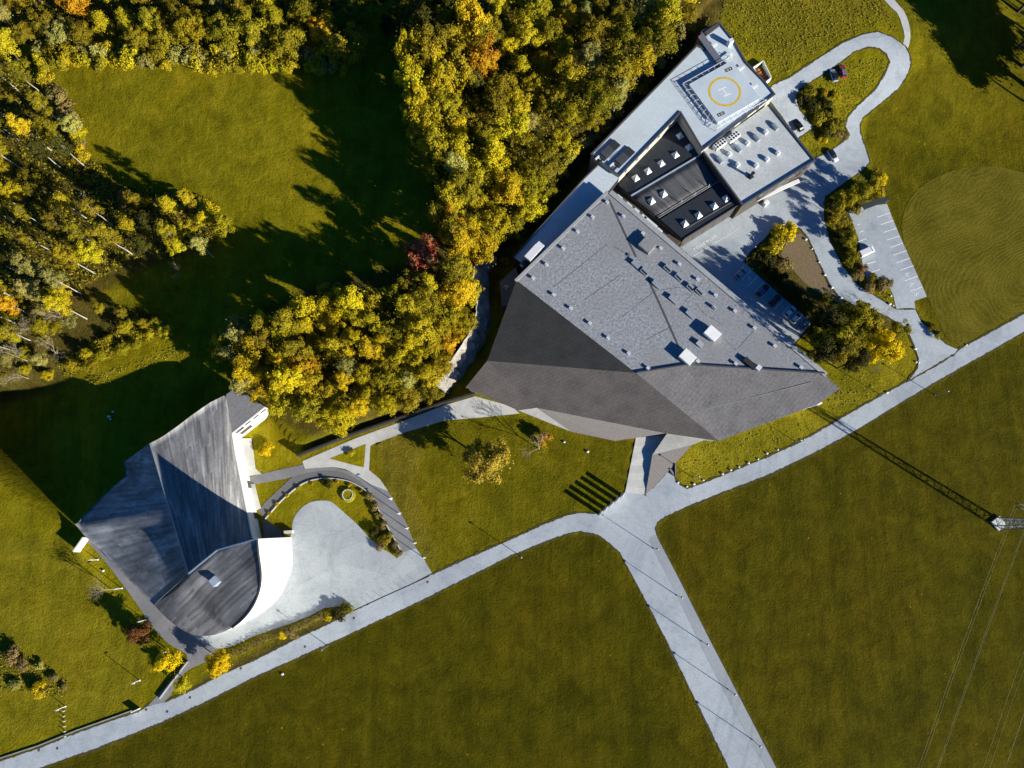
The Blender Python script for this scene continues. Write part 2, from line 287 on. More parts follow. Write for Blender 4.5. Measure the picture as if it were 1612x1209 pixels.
# ------------------------------------------------------------ mesh helpers
COL = S.collection
ORG = {}
def tag(o, label=None, cat=None, group=None, kind=None):
    if label: o['label'] = label
    if cat: o['category'] = cat
    if group: o['group'] = group
    if kind: o['kind'] = kind
    return o
def thing(name, label, cat, loc=(0, 0, 0), rz=0.0, group=None):
    o = bpy.data.objects.new(name, None); COL.objects.link(o); o.empty_display_size = 0.5
    o.location = loc; o.rotation_euler = (0, 0, rz); ORG[o.name] = Vector(loc)
    return tag(o, label, cat, group)
class MB:
    def __init__(s): s.v = []; s.f = []; s.m = []; s.uv = {}
    def add(s, vs, fs, mi=0):
        k = len(s.v); s.v += [Vector(p) for p in vs]; s.f += [[i + k for i in f] for f in fs]; s.m += [mi] * len(fs); return s
    def poly(s, pts, mi=0): return s.add(pts, [list(range(len(pts)))], mi)
    def prism(s, pts, z0, z1, mi=0):
        n = len(pts)
        a = sum(pts[i - 1][0] * pts[i][1] - pts[i][0] * pts[i - 1][1] for i in range(n))
        if a < 0: pts = pts[::-1]
        vs = [(p[0], p[1], z0) for p in pts] + [(p[0], p[1], z1) for p in pts]
        return s.add(vs, [list(range(n))[::-1], list(range(n, 2 * n))] + [[i, (i + 1) % n, n + (i + 1) % n, n + i] for i in range(n)], mi)
    def slab(s, pts, t, mi=0):
        n = len(pts); pts = [Vector(p) for p in pts]
        a = sum(pts[i - 1].x * pts[i].y - pts[i].x * pts[i - 1].y for i in range(n))
        if a < 0: pts = pts[::-1]
        vs = pts + [p - Vector((0, 0, t)) for p in pts]
        top = [list(range(n))] if n < 5 else None
        if top is None:
            r = delaunay_2d_cdt([p.xy for p in pts], [], [list(range(n))], 1, 1e-5); top = [list(f) for f in r[2]]
            top = [f if _ccw(pts, f) else f[::-1] for f in top]
        return s.add(vs, top + [[n + i for i in f[::-1]] for f in top] + [[i, n + i, n + (i + 1) % n, (i + 1) % n] for i in range(n)], mi)
    def box(s, c, sz, rz=0.0, mi=0, taper=1.0):
        x, y, z = sz[0] / 2, sz[1] / 2, sz[2] / 2; R = Matrix.Rotation(rz, 3, 'Z'); c = Vector(c)
        vs = [c + R @ Vector((sx * x * (taper if k else 1), sy * y * (taper if k else 1), (z if k else -z))) for k in (0, 1) for sx, sy in ((-1, -1), (1, -1), (1, 1), (-1, 1))]
        return s.add(vs, [[3, 2, 1, 0], [4, 5, 6, 7], [0, 1, 5, 4], [1, 2, 6, 5], [2, 3, 7, 6], [3, 0, 4, 7]], mi)
    def bar(s, a, b, w, h, mi=0):
        a = Vector(a); b = Vector(b); d = (b - a); L = d.length; d.normalize()
        sd = d.cross(Vector((0, 0, 1)));
        if sd.length < 1e-3: sd = Vector((1, 0, 0))
        sd.normalize(); up = sd.cross(d).normalized()
        vs = [p + sd * (w / 2 * i) + up * (h / 2 * j) for p in (a, b) for i, j in ((-1, -1), (1, -1), (1, 1), (-1, 1))]
        return s.add(vs, [[0, 1, 2, 3], [7, 6, 5, 4], [0, 4, 5, 1], [1, 5, 6, 2], [2, 6, 7, 3], [3, 7, 4, 0]], mi)
    def tube(s, a, b, r0, r1, n=6, mi=0):
        a = Vector(a); b = Vector(b); d = (b - a).normalized()
        x = d.cross(Vector((0, 0, 1)));
        if x.length < 1e-3: x = Vector((1, 0, 0))
        x.normalize(); y = d.cross(x)
        vs = [p + (x * math.cos(k * 2 * math.pi / n) + y * math.sin(k * 2 * math.pi / n)) * r for p, r in ((a, r0), (b, r1)) for k in range(n)]
        return s.add(vs, [[k, (k + 1) % n, n + (k + 1) % n, n + k] for k in range(n)] + [list(range(n))[::-1], list(range(n, 2 * n))], mi)
    def path(s, pts, rs, n=5, mi=0):
        for i in range(len(pts) - 1): s.tube(pts[i], pts[i + 1], rs[i], rs[i + 1], n, mi)
        return s
    def disc(s, c, r, z0, z1, n=20, mi=0):
        return s.prism([(c[0] + r * math.cos(k * 2 * math.pi / n), c[1] + r * math.sin(k * 2 * math.pi / n)) for k in range(n)], z0, z1, mi)
    def ring(s, c, r0, r1, z0, z1, n=48, mi=0):
        vs = []
        for k in range(n):
            q = k * 2 * math.pi / n
            for r, z in ((r0, z0), (r1, z0), (r1, z1), (r0, z1)): vs.append((c[0] + r * math.cos(q), c[1] + r * math.sin(q), z))
        fs = []
        for k in range(n):
            a = 4 * k; b = 4 * ((k + 1) % n)
            for i in range(4): j = (i + 1) % 4; fs.append([a + i, b + i, b + j, a + j])
        return s.add(vs, fs, mi)
    def ico(s, c, r, sq=(1, 1, 1), seed=0, jit=0.15, sub=2, mi=0):
        bm = bmesh.new(); bmesh.ops.create_icosphere(bm, subdivisions=sub, radius=r); rr = random.Random(seed)
        bm.verts.ensure_lookup_table()
        vs = [Vector(c) + Vector((v.co.x * sq[0], v.co.y * sq[1], v.co.z * sq[2])) * (1 + rr.uniform(-jit, jit)) for v in bm.verts]
        fs = [[v.index for v in f.verts] for f in bm.faces]; bm.free()
        return s.add(vs, fs, mi)
    def build(s, name, mat, parent=None, smooth=False, label=None, loc=None, bevel=0.0):
        org = ORG.get(parent.name, Vector()) if parent else (Vector(loc) if loc else Vector())
        me = bpy.data.meshes.new(name); me.from_pydata([tuple(p - org) for p in s.v], [], s.f)
        mats = mat if isinstance(mat, (list, tuple)) else [mat]
        for k in mats: me.materials.append(k)
        if len(mats) > 1: me.polygons.foreach_set('material_index', s.m)
        if bevel:
            bm = bmesh.new(); bm.from_mesh(me)
            bmesh.ops.recalc_face_normals(bm, faces=bm.faces)
            ed = [e for e in bm.edges if e.is_manifold and e.calc_face_angle(0) > 0.5]
            bmesh.ops.bevel(bm, geom=ed, offset=bevel, segments=2, affect='EDGES', profile=0.5, clamp_overlap=True)
            bm.to_mesh(me); bm.free()
        if smooth: me.polygons.foreach_set('use_smooth', [True] * len(me.polygons))
        me.update()
        o = bpy.data.objects.new(name, me); COL.objects.link(o)
        if parent: o.parent = parent
        elif loc: o.location = loc
        ORG[o.name] = org
        if label: o['label'] = label
        return o
def _ccw(pts, f):
    return sum(pts[f[i - 1]].x * pts[f[i]].y - pts[f[i]].x * pts[f[i - 1]].y for i in range(len(f))) > 0
def dup(root, loc, rz=None, scale=None, label=None, group=None):
    r = root.copy(); COL.objects.link(r); r.location = loc
    if rz is not None: r.rotation_euler = (0, 0, rz)
    if scale is not None: r.scale = scale
    if label: r['label'] = label
    if group: r['group'] = group
    for ch in list(root.children):
        c = ch.copy(); COL.objects.link(c); c.parent = r
        for g in list(ch.children):
            d = g.copy(); COL.objects.link(d); d.parent = c
    return r
def densify(pts, step):
    out = []
    for i in range(len(pts)):
        a = Vector(pts[i]); b = Vector(pts[(i + 1) % len(pts)]); n = max(1, int((b - a).length / step))
        out += [a.lerp(b, k / n) for k in range(n)]
    return out
def smoothline(pts, n=4):
    out = []
    P = [Vector(pts[0])] + [Vector(p) for p in pts] + [Vector(pts[-1])]
    for i in range(1, len(P) - 2):
        for k in range(n):
            t = k / n; a, b, c, d = P[i - 1], P[i], P[i + 1], P[i + 2]
            out.append(0.5 * ((2 * b) + (c - a) * t + (2 * a - 5 * b + 4 * c - d) * t * t + (3 * b - a - 3 * c + d) * t ** 3))
    out.append(P[-2]); return out
def smoothpx(pts, n=4): return [(p.x, p.y) for p in smoothline([Vector((a, b, 0)) for a, b in pts], n)]
M_VERGE = surf('verge soil', (0.035, 0.030, 0.010), (0.10, 0.085, 0.025), 2.0, 1.0, 0.4, 0.1)
def drape(name, px, off, mat, kind='structure', step=3.0, parent=None, zf=None, verge=0.0):
    """a sheet laid on the terrain inside an outline given on the survey grid"""
    w = [gp(a, b).xy for a, b in px]
    b = densify(w, step)
    xs = [p.x for p in b]; ys = [p.y for p in b]
    gx, gy = np.meshgrid(np.arange(min(xs), max(xs), step), np.arange(min(ys), max(ys), step))
    gx = gx.ravel(); gy = gy.ravel(); bl = [(p.x, p.y) for p in b]
    k = inpoly(gx, gy, bl) & (distpoly(gx, gy, bl) > step * 0.35)
    h = Hn(gx, gy); k &= (np.abs(h) > 0.01)
    pts = b + [Vector((x, y)) for x, y in zip(gx[k], gy[k])]
    vv, _, ff = delaunay_2d_cdt(pts, [], [list(range(len(b)))], 1, 1e-4)[:3]
    z = Hn(np.array([p.x for p in vv]), np.array([p.y for p in vv]))
    m = MB(); vs = [Vector((p.x, p.y, zz + off)) for p, zz in zip(vv, z)]
    m.add(vs, [f if _ccw(vs, f) else f[::-1] for f in [list(f) for f in ff]])
    o = m.build(name, mat, parent)
    if kind: o['kind'] = kind
    if verge:
        rr = random.Random(len(b)); m = MB(); nb = len(b); ar = sum(b[i - 1].x * b[i].y - b[i].x * b[i - 1].y for i in range(nb)); sg = 1 if ar > 0 else -1
        bb = densify([Vector((p.x, p.y)) for p in w], 1.1); nb = len(bb); offs = []
        for i in range(nb):
            d = (bb[(i + 1) % nb] - bb[i - 1]).normalized(); offs.append((Vector((d.y, -d.x)) * sg, verge * rr.uniform(0.15, 1.0)))
        for i in range(nb):
            j = (i + 1) % nb; q = [bb[i] - offs[i][0] * rr.uniform(0.0, 0.35), bb[i] + offs[i][0] * offs[i][1], bb[j] + offs[j][0] * offs[j][1], bb[j] - offs[j][0] * 0.12]
            vs = [(p.x, p.y, H(p.x, p.y) + off + 0.012 + 0.004 * (i % 2)) for p in q]; m.poly(vs if sg > 0 else vs[::-1])
        v_ = m.build('road_verge', M_VERGE); v_['kind'] = 'structure'
    return o
def stripe(mb, a, b, w, off, dz=0.02):
    """flat painted line between two survey points on the ground"""
    A = gp(*a); B = gp(*b); n = max(1, int((B - A).length / 3)); P = []
    d = (B - A).xy.normalized(); s = Vector((-d.y, d.x)) * w / 2
    for i in range(n):
        p = A.lerp(B, i / n); q = A.lerp(B, (i + 1) / n)
        for k in (p, q): k.z = H(k.x, k.y) + off
        mb.poly([(p.x + s.x, p.y + s.y, p.z), (p.x - s.x, p.y - s.y, p.z), (q.x - s.x, q.y - s.y, q.z), (q.x + s.x, q.y + s.y, q.z)])
def text_obj(name, body, size, mat, loc, rz, parent, ext=0.01, spacing=1.0, align='CENTER', boldness=0.006):
    cu = bpy.data.curves.new(name, 'FONT'); cu.body = body; cu.size = size; cu.extrude = ext; cu.space_character = spacing; cu.offset = boldness * size
    cu.align_x = align; cu.align_y = 'CENTER'
    t = bpy.data.objects.new('tmp', cu); COL.objects.link(t)
    me = bpy.data.meshes.new_from_object(t); bpy.data.objects.remove(t); bpy.data.curves.remove(cu)
    me.name = name; me.materials.clear(); me.materials.append(mat)
    o = bpy.data.objects.new(name, me); COL.objects.link(o)
    org = ORG.get(parent.name, Vector()) if parent else Vector()
    o.location = Vector(loc) - org; o.rotation_euler = (0, 0, rz)
    if parent: o.parent = parent
    return o
def ang(a, b):
    A = at(*a); B = at(*b); return math.atan2(B.y - A.y, B.x - A.x)

# ------------------------------------------------------------ ground
FIELD_A = [(-300, 1330), (0, 1235), (63, 1209), (150, 1179), (251, 1139), (326, 1104), (403, 1065), (528, 1009), (644, 955), (753, 901), (806, 874), (868, 849), (916, 836), (945, 842), (976, 871), (995, 906), (1044, 999), (1147, 1209), (1220, 1400), (-300, 1400)]
FIELD_B = [(1222, 1209), (1119, 1011), (1066, 906), (1036, 847), (1031, 834), (1049, 813), (1081, 798), (1209, 748), (1284, 712), (1409, 640), (1469, 604), (1612, 525), (1900, 370), (1900, 1500), (1300, 1500)]
FIELD_C = [(1354, 200), (1440, 120), (1425, 50), (1390, -20), (1400, -200), (1900, -200), (1900, 370), (1612, 492), (1505, 552), (1470, 520), (1440, 470), (1400, 330), (1369, 255)]
LAWN = [(585, 700), (700, 664), (820, 655), (970, 695), (1001, 690), (983, 775), (943, 809), (893, 809), (806, 848), (680, 903), (655, 860), (610, 780), (583, 740)]
BANK = [(1063, 754), (1053, 735), (1110, 694), (1320, 600), (1300, 560), (1445, 540), (1440, 585), (1384, 624), (1209, 719), (1100, 769)]
ISLAND = [(1170, 410), (1203, 377), (1245, 352), (1272, 375), (1297, 430), (1345, 480), (1400, 500), (1420, 530), (1279, 508)]
UPPER = [(1100, -100), (1400, -100), (1424, 60), (1380, 45), (1326, 64), (1215, 132), (1130, 30)]
FOREST = [[(-260, -260), (640, -260), (585, 70), (540, 105), (430, 80), (330, 85), (120, 75), (60, 88), (30, 110), (100, 180), (130, 240), (185, 300), (350, 335), (340, 400), (240, 420), (140, 470), (250, 500), (200, 545), (80, 600), (-260, 640)],
          [(640, -260), (1120, -260), (1095, 40), (960, 190), (800, 390), (765, 480), (700, 600), (690, 640), (500, 690), (400, 640), (345, 535), (500, 460), (650, 430), (690, 380), (680, 260), (630, 110)]]
def edgearr(a0, d0, d1, a1, step):
    left = [d0]
    s = step
    while left[-1] > a0: s *= 1.35; left.append(left[-1] - s)
    right = [d1]; s = step
    while right[-1] < a1: s *= 1.35; right.append(right[-1] + s)
    return np.array(left[:0:-1] + list(np.arange(d0, d1 + 1e-6, step)) + right[1:])
def build_ground():
    xs = edgearr(-650, -198, 198, 650, 1.5); ys = edgearr(-450, -84, 210, 650, 1.5)
    X, Y = np.meshgrid(xs, ys); sh = X.shape; X = X.ravel(); Y = Y.ravel(); Z = Hn(X, Y)
    nx = len(xs); ny = len(ys)
    f = [(j * nx + i, j * nx + i + 1, (j + 1) * nx + i + 1, (j + 1) * nx + i) for j in range(ny - 1) for i in range(nx - 1)]
    me = bpy.data.meshes.new('ground'); me.from_pydata(np.stack([X, Y, Z], 1).tolist(), [], f)
    u, v = uv_np(X, Y)
    tone = np.full(len(X), 0.35); dry = np.full(len(X), 0.0); rg = np.full(len(X), 0.35)
    def soft(poly, w=8.0):
        d = distpoly(u, v, poly); return sm(0.5 + np.where(inpoly(u, v, poly), d, -d) / w)
    def setz(poly, t, d, r, w=8.0):
        nonlocal tone, dry, rg
        k = soft(poly, w); tone = tone * (1 - k) + t * k; dry = dry * (1 - k) + d * k; rg = rg * (1 - k) + r * k
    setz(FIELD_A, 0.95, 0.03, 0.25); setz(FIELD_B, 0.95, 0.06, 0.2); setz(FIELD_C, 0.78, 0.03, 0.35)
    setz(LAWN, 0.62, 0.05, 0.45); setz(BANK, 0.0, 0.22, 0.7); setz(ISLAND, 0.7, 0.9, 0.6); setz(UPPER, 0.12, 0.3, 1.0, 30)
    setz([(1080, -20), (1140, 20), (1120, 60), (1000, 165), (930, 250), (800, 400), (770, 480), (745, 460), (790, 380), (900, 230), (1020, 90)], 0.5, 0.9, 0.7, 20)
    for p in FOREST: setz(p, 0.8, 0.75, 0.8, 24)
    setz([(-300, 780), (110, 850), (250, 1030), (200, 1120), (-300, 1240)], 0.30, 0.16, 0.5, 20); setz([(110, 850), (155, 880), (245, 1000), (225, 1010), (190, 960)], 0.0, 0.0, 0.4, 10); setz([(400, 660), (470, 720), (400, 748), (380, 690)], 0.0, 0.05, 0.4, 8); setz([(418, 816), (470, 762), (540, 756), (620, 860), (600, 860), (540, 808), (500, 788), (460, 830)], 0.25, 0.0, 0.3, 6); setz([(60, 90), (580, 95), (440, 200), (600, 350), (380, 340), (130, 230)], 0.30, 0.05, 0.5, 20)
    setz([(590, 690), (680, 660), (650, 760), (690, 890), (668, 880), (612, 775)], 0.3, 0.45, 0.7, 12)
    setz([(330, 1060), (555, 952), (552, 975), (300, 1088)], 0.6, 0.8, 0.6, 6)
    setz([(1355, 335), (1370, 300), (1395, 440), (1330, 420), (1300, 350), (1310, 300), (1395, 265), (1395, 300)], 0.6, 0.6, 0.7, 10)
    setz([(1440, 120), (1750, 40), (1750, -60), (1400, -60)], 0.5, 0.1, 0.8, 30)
    for nm, arr in (('tone', tone), ('dry', dry), ('rough', rg)):
        a = me.attributes.new(nm, 'FLOAT', 'POINT'); a.data.foreach_set('value', arr.astype(np.float32))
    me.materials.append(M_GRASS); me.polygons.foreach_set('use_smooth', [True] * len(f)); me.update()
    o = bpy.data.objects.new('meadow_ground', me); COL.objects.link(o); o['kind'] = 'structure'
build_ground()

# ------------------------------------------------------------ roads, yards, paths
N_EDGE_W = [(-220, 1278), (0, 1198), (60, 1178), (120, 1154), (185, 1131), (216, 1121), (233, 1111), (263, 1104), (303, 1086), (351, 1061), (403, 1038), (466, 1006), (523, 979), (555, 962), (676, 906), (740, 877), (806, 848), (856, 825), (893, 811), (913, 807), (943, 809)]
PLAZA_N = [(951, 803), (978, 780), (984, 774), (1005, 775), (1016, 780), (1052, 742), (1060, 733), (1063, 754), (1071, 764), (1081, 769), (1106, 761), (1209, 719), (1259, 696), (1319, 661), (1384, 624), (1421, 604), (1504, 553), (1612, 494), (1850, 368)]
S_EDGE = [(1860, 398), (1612, 523), (1469, 604), (1409, 640), (1349, 677), (1284, 712), (1209, 748), (1120, 782), (1081, 798), (1049, 813), (1036, 822), (1031, 834), (1036, 847), (1066, 906), (1119, 1011), (1209, 1184), (1222, 1209), (1290, 1340)]
S_EDGE2 = [(1206, 1340), (1147, 1209), (1044, 999), (995, 906), (976, 871), (958, 854), (941, 842), (916, 837), (901, 838), (868, 849), (806, 874), (753, 901), (644, 955), (528, 1009), (403, 1065), (326, 1104), (251, 1139), (150, 1179), (63, 1209), (-200, 1310)]
drape('road', N_EDGE_W + PLAZA_N + S_EDGE + S_EDGE2, 0.05, M_ROAD, verge=0.75)
drape('footpath', [(1036, 849), (1066, 906), (1119, 1011), (1209, 1184), (1222, 1209), (1290, 1340), (1272, 1340), (1206, 1209), (1160, 1128), (1110, 1030), (1075, 957), (1050, 906), (1030, 868), (1022, 850), (1030, 842)], 0.075, M_SIDE)
DRIVE = [(1427, 602), (1444, 580), (1446, 565), (1439, 545), (1433, 530), (1420, 512), (1399, 500), (1364, 484), (1344, 480), (1322, 468), (1309, 452), (1297, 430), (1284, 400), (1272, 375), (1262, 362), (1250, 354), (1235, 355), (1215, 362), (1203, 377), (1186, 392), (1170, 411), (1192, 432), (1219, 456), (1245, 478), (1279, 508), (1249, 543), (1190, 500), (1066, 386), (1100, 350), (1168, 318), (1270, 262), (1283, 250), (1307, 238), (1326, 224), (1338, 213), (1331, 200),
         (1334, 185), (1349, 168), (1379, 140), (1394, 115), (1401, 98), (1396, 86), (1384, 76), (1366, 74), (1344, 82), (1321, 100), (1291, 120), (1259, 140), (1253, 153), (1259, 173), (1281, 201), (1256, 218), (1235, 190), (1205, 150), (1216, 134), (1241, 123), (1291, 90), (1326, 68), (1359, 54), (1381, 50), (1406, 59), (1424, 72), (1431, 85), (1434, 100), (1429, 117), (1414, 140), (1384, 165), (1359, 185), (1353, 198), (1354, 208), (1364, 238), (1369, 255), (1359, 267), (1309, 303), (1299, 310), (1297, 340), (1301, 360), (1309, 385), (1329, 422), (1349, 447), (1379, 467), (1411, 487), (1441, 487), (1451, 507), (1471, 524), (1489, 542), (1509, 550), (1504, 556)]
drape('driveway', DRIVE, 0.09, M_ROAD, step=2.0, verge=0.6)
drape('car_park', [(1411, 487), (1406, 465), (1399, 450), (1389, 437), (1366, 443), (1359, 422), (1351, 375), (1341, 347), (1335, 332), (1356, 326), (1396, 321), (1406, 347), (1421, 382), (1439, 422), (1459, 467), (1439, 474), (1441, 487)], 0.075, M_ROAD)
FORE = smoothpx([(460, 838), (461, 821), (470, 804), (488, 791), (508, 788), (523, 791), (543, 808), (563, 826), (580, 845), (598, 861), (610, 868)], 3) + [(625, 879), (633, 870), (655, 863), (668, 881), (680, 902), (610, 938), (555, 962), (548, 953), (511, 957), (486, 970), (456, 982), (403, 1000), (366, 1017), (343, 1022), (326, 1041), (303, 1051), (291, 1059), (270, 1092), (258, 1106), (233, 1111), (251, 1091), (296, 1041), (293, 1029), (266, 1014), (241, 989), (223, 961), (200, 929), (183, 906), (155, 871), (135, 850), (160, 840), (250, 930), (310, 975), (365, 970), (420, 930), (445, 870)]
drape('forecourt', FORE, 0.07, M_YARD)
drape('footpath', [(300, 1000), (343, 1022), (326, 1041), (303, 1051), (291, 1059), (270, 1092), (258, 1106), (233, 1111), (251, 1091), (296, 1041), (293, 1029), (266, 1014), (241, 989), (223, 961), (200, 929), (183, 906), (155, 871), (134, 849), (160, 840), (250, 930)], 0.09, M_PATH)
RING_O = [(655, 863), (640, 824), (618, 784), (610, 772), (585, 763), (553, 743), (523, 735), (478, 738)]
RING_I = [(633, 870), (622, 850), (610, 829), (595, 800), (580, 776), (563, 764), (543, 756), (510, 753), (478, 761), (448, 784), (430, 803), (418, 817)]
drape('footpath', RING_O + [(478, 731), (403, 748), (390, 752), (392, 764), (448, 754), (462, 750), (453, 757), (418, 790), (407, 805)] + smoothpx(RING_I[::-1], 3), 0.065, M_PATH)
drape('footpath', smoothpx([(462, 752), (478, 746), (510, 741), (540, 744), (566, 757), (580, 772)], 3) + smoothpx(RING_I[4:12], 3) + [(407, 805), (418, 790), (453, 757)], 0.085, M_DARKPATH)
drape('footpath', [(476, 726), (560, 690), (640, 661), (700, 638), (748, 624), (806, 640), (818, 651), (760, 657), (700, 662), (640, 680), (590, 698), (583, 702), (581, 740), (598, 754), (611, 773), (585, 763), (553, 743), (543, 738), (523, 735), (480, 738)], 0.08, M_PAVE)
drape('lawn', [(519, 722), (576, 699), (573, 736), (556, 732)], 0.12, M_GRASS)
drape('soil_bed', smoothpx([(1242, 374), (1262, 367), (1275, 386), (1289, 415), (1301, 446), (1318, 467), (1330, 479), (1300, 468), (1266, 445), (1240, 414), (1229, 400), (1236, 386), (1242, 374)], 2), 0.05, surf('bare brown soil', (0.13, 0.092, 0.055), (0.25, 0.18, 0.105), 1.6, 1.0, 0.6, 0.2, (0.17, 0.14, 0.06), 0.25))
drape('gravel_track', smoothpx([(1386, -30), (1392, 0), (1412, 20), (1420, 40), (1424, 58), (1421, 72), (1428, 78), (1433, 60), (1431, 38), (1422, 16), (1408, 0), (1398, -30)], 2), 0.06, M_PAVE)

def mown_material():
    m, n, l, b = _new('mown grass'); co = n.new('ShaderNodeTexCoord').outputs['Object']
    w = n.new('ShaderNodeTexWave'); w.wave_type = 'RINGS'; w.rings_direction = 'Z'; w.inputs['Scale'].default_value = 0.24; w.inputs['Distortion'].default_value = 5.0
    w.inputs['Detail'].default_value = 3; w.inputs['Detail Scale'].default_value = 0.35
    mp = n.new('ShaderNodeMapping'); mp.vector_type = 'TEXTURE'; c = gp(1665, 405); mp.inputs['Location'].default_value = (c.x, c.y, 0); mp.inputs['Rotation'].default_value = (0, 0, math.radians(28)); mp.inputs['Scale'].default_value = (1.5, 0.9, 1)
    wn_ = n.new('ShaderNodeTexNoise'); wn_.inputs['Scale'].default_value = 0.05; wn_.inputs['Detail'].default_value = 3; l.new(co, wn_.inputs['Vector'])
    sb_ = n.new('ShaderNodeVectorMath'); sb_.operation = 'MULTIPLY_ADD'; l.new(wn_.outputs['Color'], sb_.inputs[0]); sb_.inputs[1].default_value = (16, 16, 0); l.new(co, sb_.inputs[2])
    l.new(sb_.outputs[0], mp.inputs[0]); l.new(mp.outputs[0], w.inputs['Vector'])
    f = noise(n, l, co, 1.5, 5, 0.75); g = noise(n, l, co, 0.12, 4, 0.6)
    col = ramp(n, l, g, [(0.3, (0.105, 0.090, 0.007)), (0.7, (0.175, 0.147, 0.016))])
    col = mix(n, l, ramp(n, l, noise(n, l, co, 0.07, 3, 0.6), [(0.35, (0.02, 0.02, 0.02)), (0.65, (0.60, 0.60, 0.60))]), col, mix(n, l, 1.0, col, ramp(n, l, w.outputs['Fac'], [(0.25, (0.55, 0.55, 0.5)), (0.8, (1.05, 1.05, 1))]), 'MULTIPLY'))
    col = mix(n, l, 0.7, col, ramp(n, l, f, [(0.3, (0.4, 0.4, 0.4)), (0.55, (1, 1, 1))]), 'MULTIPLY')
    l.new(col, b.inputs['Base Color']); b.inputs['Roughness'].default_value = 1; b.inputs['Specular IOR Level'].default_value = 0.05
    ad = n.new('ShaderNodeMath'); ad.operation = 'MULTIPLY_ADD'; l.new(w.outputs['Fac'], ad.inputs[0]); ad.inputs[1].default_value = 0.12; l.new(f, ad.inputs[2]); bump(n, l, b, ad.outputs[0], 0.4, 0.3); return m
drape('mown_field', smoothpx([(1535, 262), (1500, 268), (1455, 290), (1430, 318), (1420, 350), (1424, 390), (1436, 425), (1455, 460), (1470, 490), (1490, 530), (1512, 545)], 4) + [(1612, 489), (1800, 390), (1800, 300), (1700, 285), (1612, 272), (1570, 262)], 0.05, mown_material())
# markings
root = thing('road_marking', 'white FEUERWEHR lettering and lines on the yard before the dark roofed building', 'road marking', gp(1108, 388))
for q in ((1087, 406, 1157, 364, .18, .12), (1157, 364, 1149, 350, .14, .124), (1157, 364, 1164, 357, .14, .128)):
    mb = MB(); stripe(mb, q[:2], q[2:4], q[4], q[5]); mb.build('line', M_PAINT, root)
L0, L1 = gp(1091, 394), gp(1129, 370)
text_obj('lettering', 'FEUERWEHR', 1.45, M_PAINT, (L0 + L1) / 2 + Vector((0, 0, 0.12)), math.atan2(L1.y - L0.y, L1.x - L0.x), root, 0.004, 1.16)
rt = thing('parking_lines', 'row of white stall lines in the shaded yard beside the gravel roof', 'road marking', gp(1220, 470))
for a, b in [((320, 175), (165, 330)), ((420, 265), (270, 420)), ((520, 355), (370, 520)), ((620, 450), (475, 605)), ((730, 535), (580, 695)), ((830, 625), (685, 785)), ((940, 715), (790, 880)), ((1050, 800), (900, 965)), ((1150, 890), (1000, 1055)), ((1255, 980), (1110, 1140))]:
    mb = MB(); stripe(mb, (1140 + a[0] / 10.07, 400 + a[1] / 10.07), (1140 + b[0] / 10.07, 400 + b[1] / 10.07), 0.28, 0.115); mb.build('line', M_PAINT, rt)
rt = thing('parking_lines', 'white stall lines of the sunny car park beside the mown field', 'road marking', gp(1400, 400))
for q in [(685, 162, 768, 132), (707, 208, 790, 180), (727, 256, 808, 230), (747, 305, 828, 278), (768, 352, 850, 322), (788, 400, 872, 370), (808, 448, 892, 418), (828, 496, 915, 465), (858, 562, 942, 530), (890, 628, 972, 598), (560, 210, 580, 203), (575, 255, 600, 247), (560, 318, 620, 295), (570, 372, 660, 340), (615, 458, 680, 438), (635, 512, 705, 488)]:
    mb = MB(); stripe(mb, (1209 + q[0] / 4, 302 + q[1] / 4), (1209 + q[2] / 4, 302 + q[3] / 4), 0.24, 0.10); mb.build('line', M_PAINT, rt)
def wheelchair(px, py, rz, lab, off):
    p = gp(px, py, off); t = thing('road_marking', lab, 'road marking', p, 0, 'wheelchair symbols painted on stalls')
    m = MB(); z0, z1 = p.z, p.z + 0.004
    m.ring((p.x - 0.05, p.y - 0.3), 0.36, 0.5, z0, z1, 20); m.disc((p.x - 0.1, p.y + 0.72), 0.17, z0, z1, 12)
    m.bar((p.x - 0.1, p.y + 0.5, z0 + 0.006), (p.x - 0.05, p.y - 0.1, z0 + 0.006), 0.17, 0.004)
    m.bar((p.x - 0.05, p.y - 0.05, z0 + 0.010), (p.x + 0.45, p.y - 0.1, z0 + 0.010), 0.15, 0.004); m.bar((p.x + 0.42, p.y - 0.1, z0 + 0.014), (p.x + 0.62, p.y - 0.55, z0 + 0.014), 0.15, 0.004)
    o = m.build('symbol', M_PAINT, t); t.rotation_euler = (0, 0, rz)
for q, w in (((875, 517), 'upper'), ((905, 580), 'middle'), ((935, 645), 'lowest')):
    wheelchair(1209 + q[0] / 4, 302 + q[1] / 4, math.radians(-70), 'white wheelchair symbol on a stall of the sunny car park, %s of three' % w, 0.10)
wheelchair(1179, 438.5, math.radians(135), 'white wheelchair symbol on the empty shaded yard stall', 0.12)
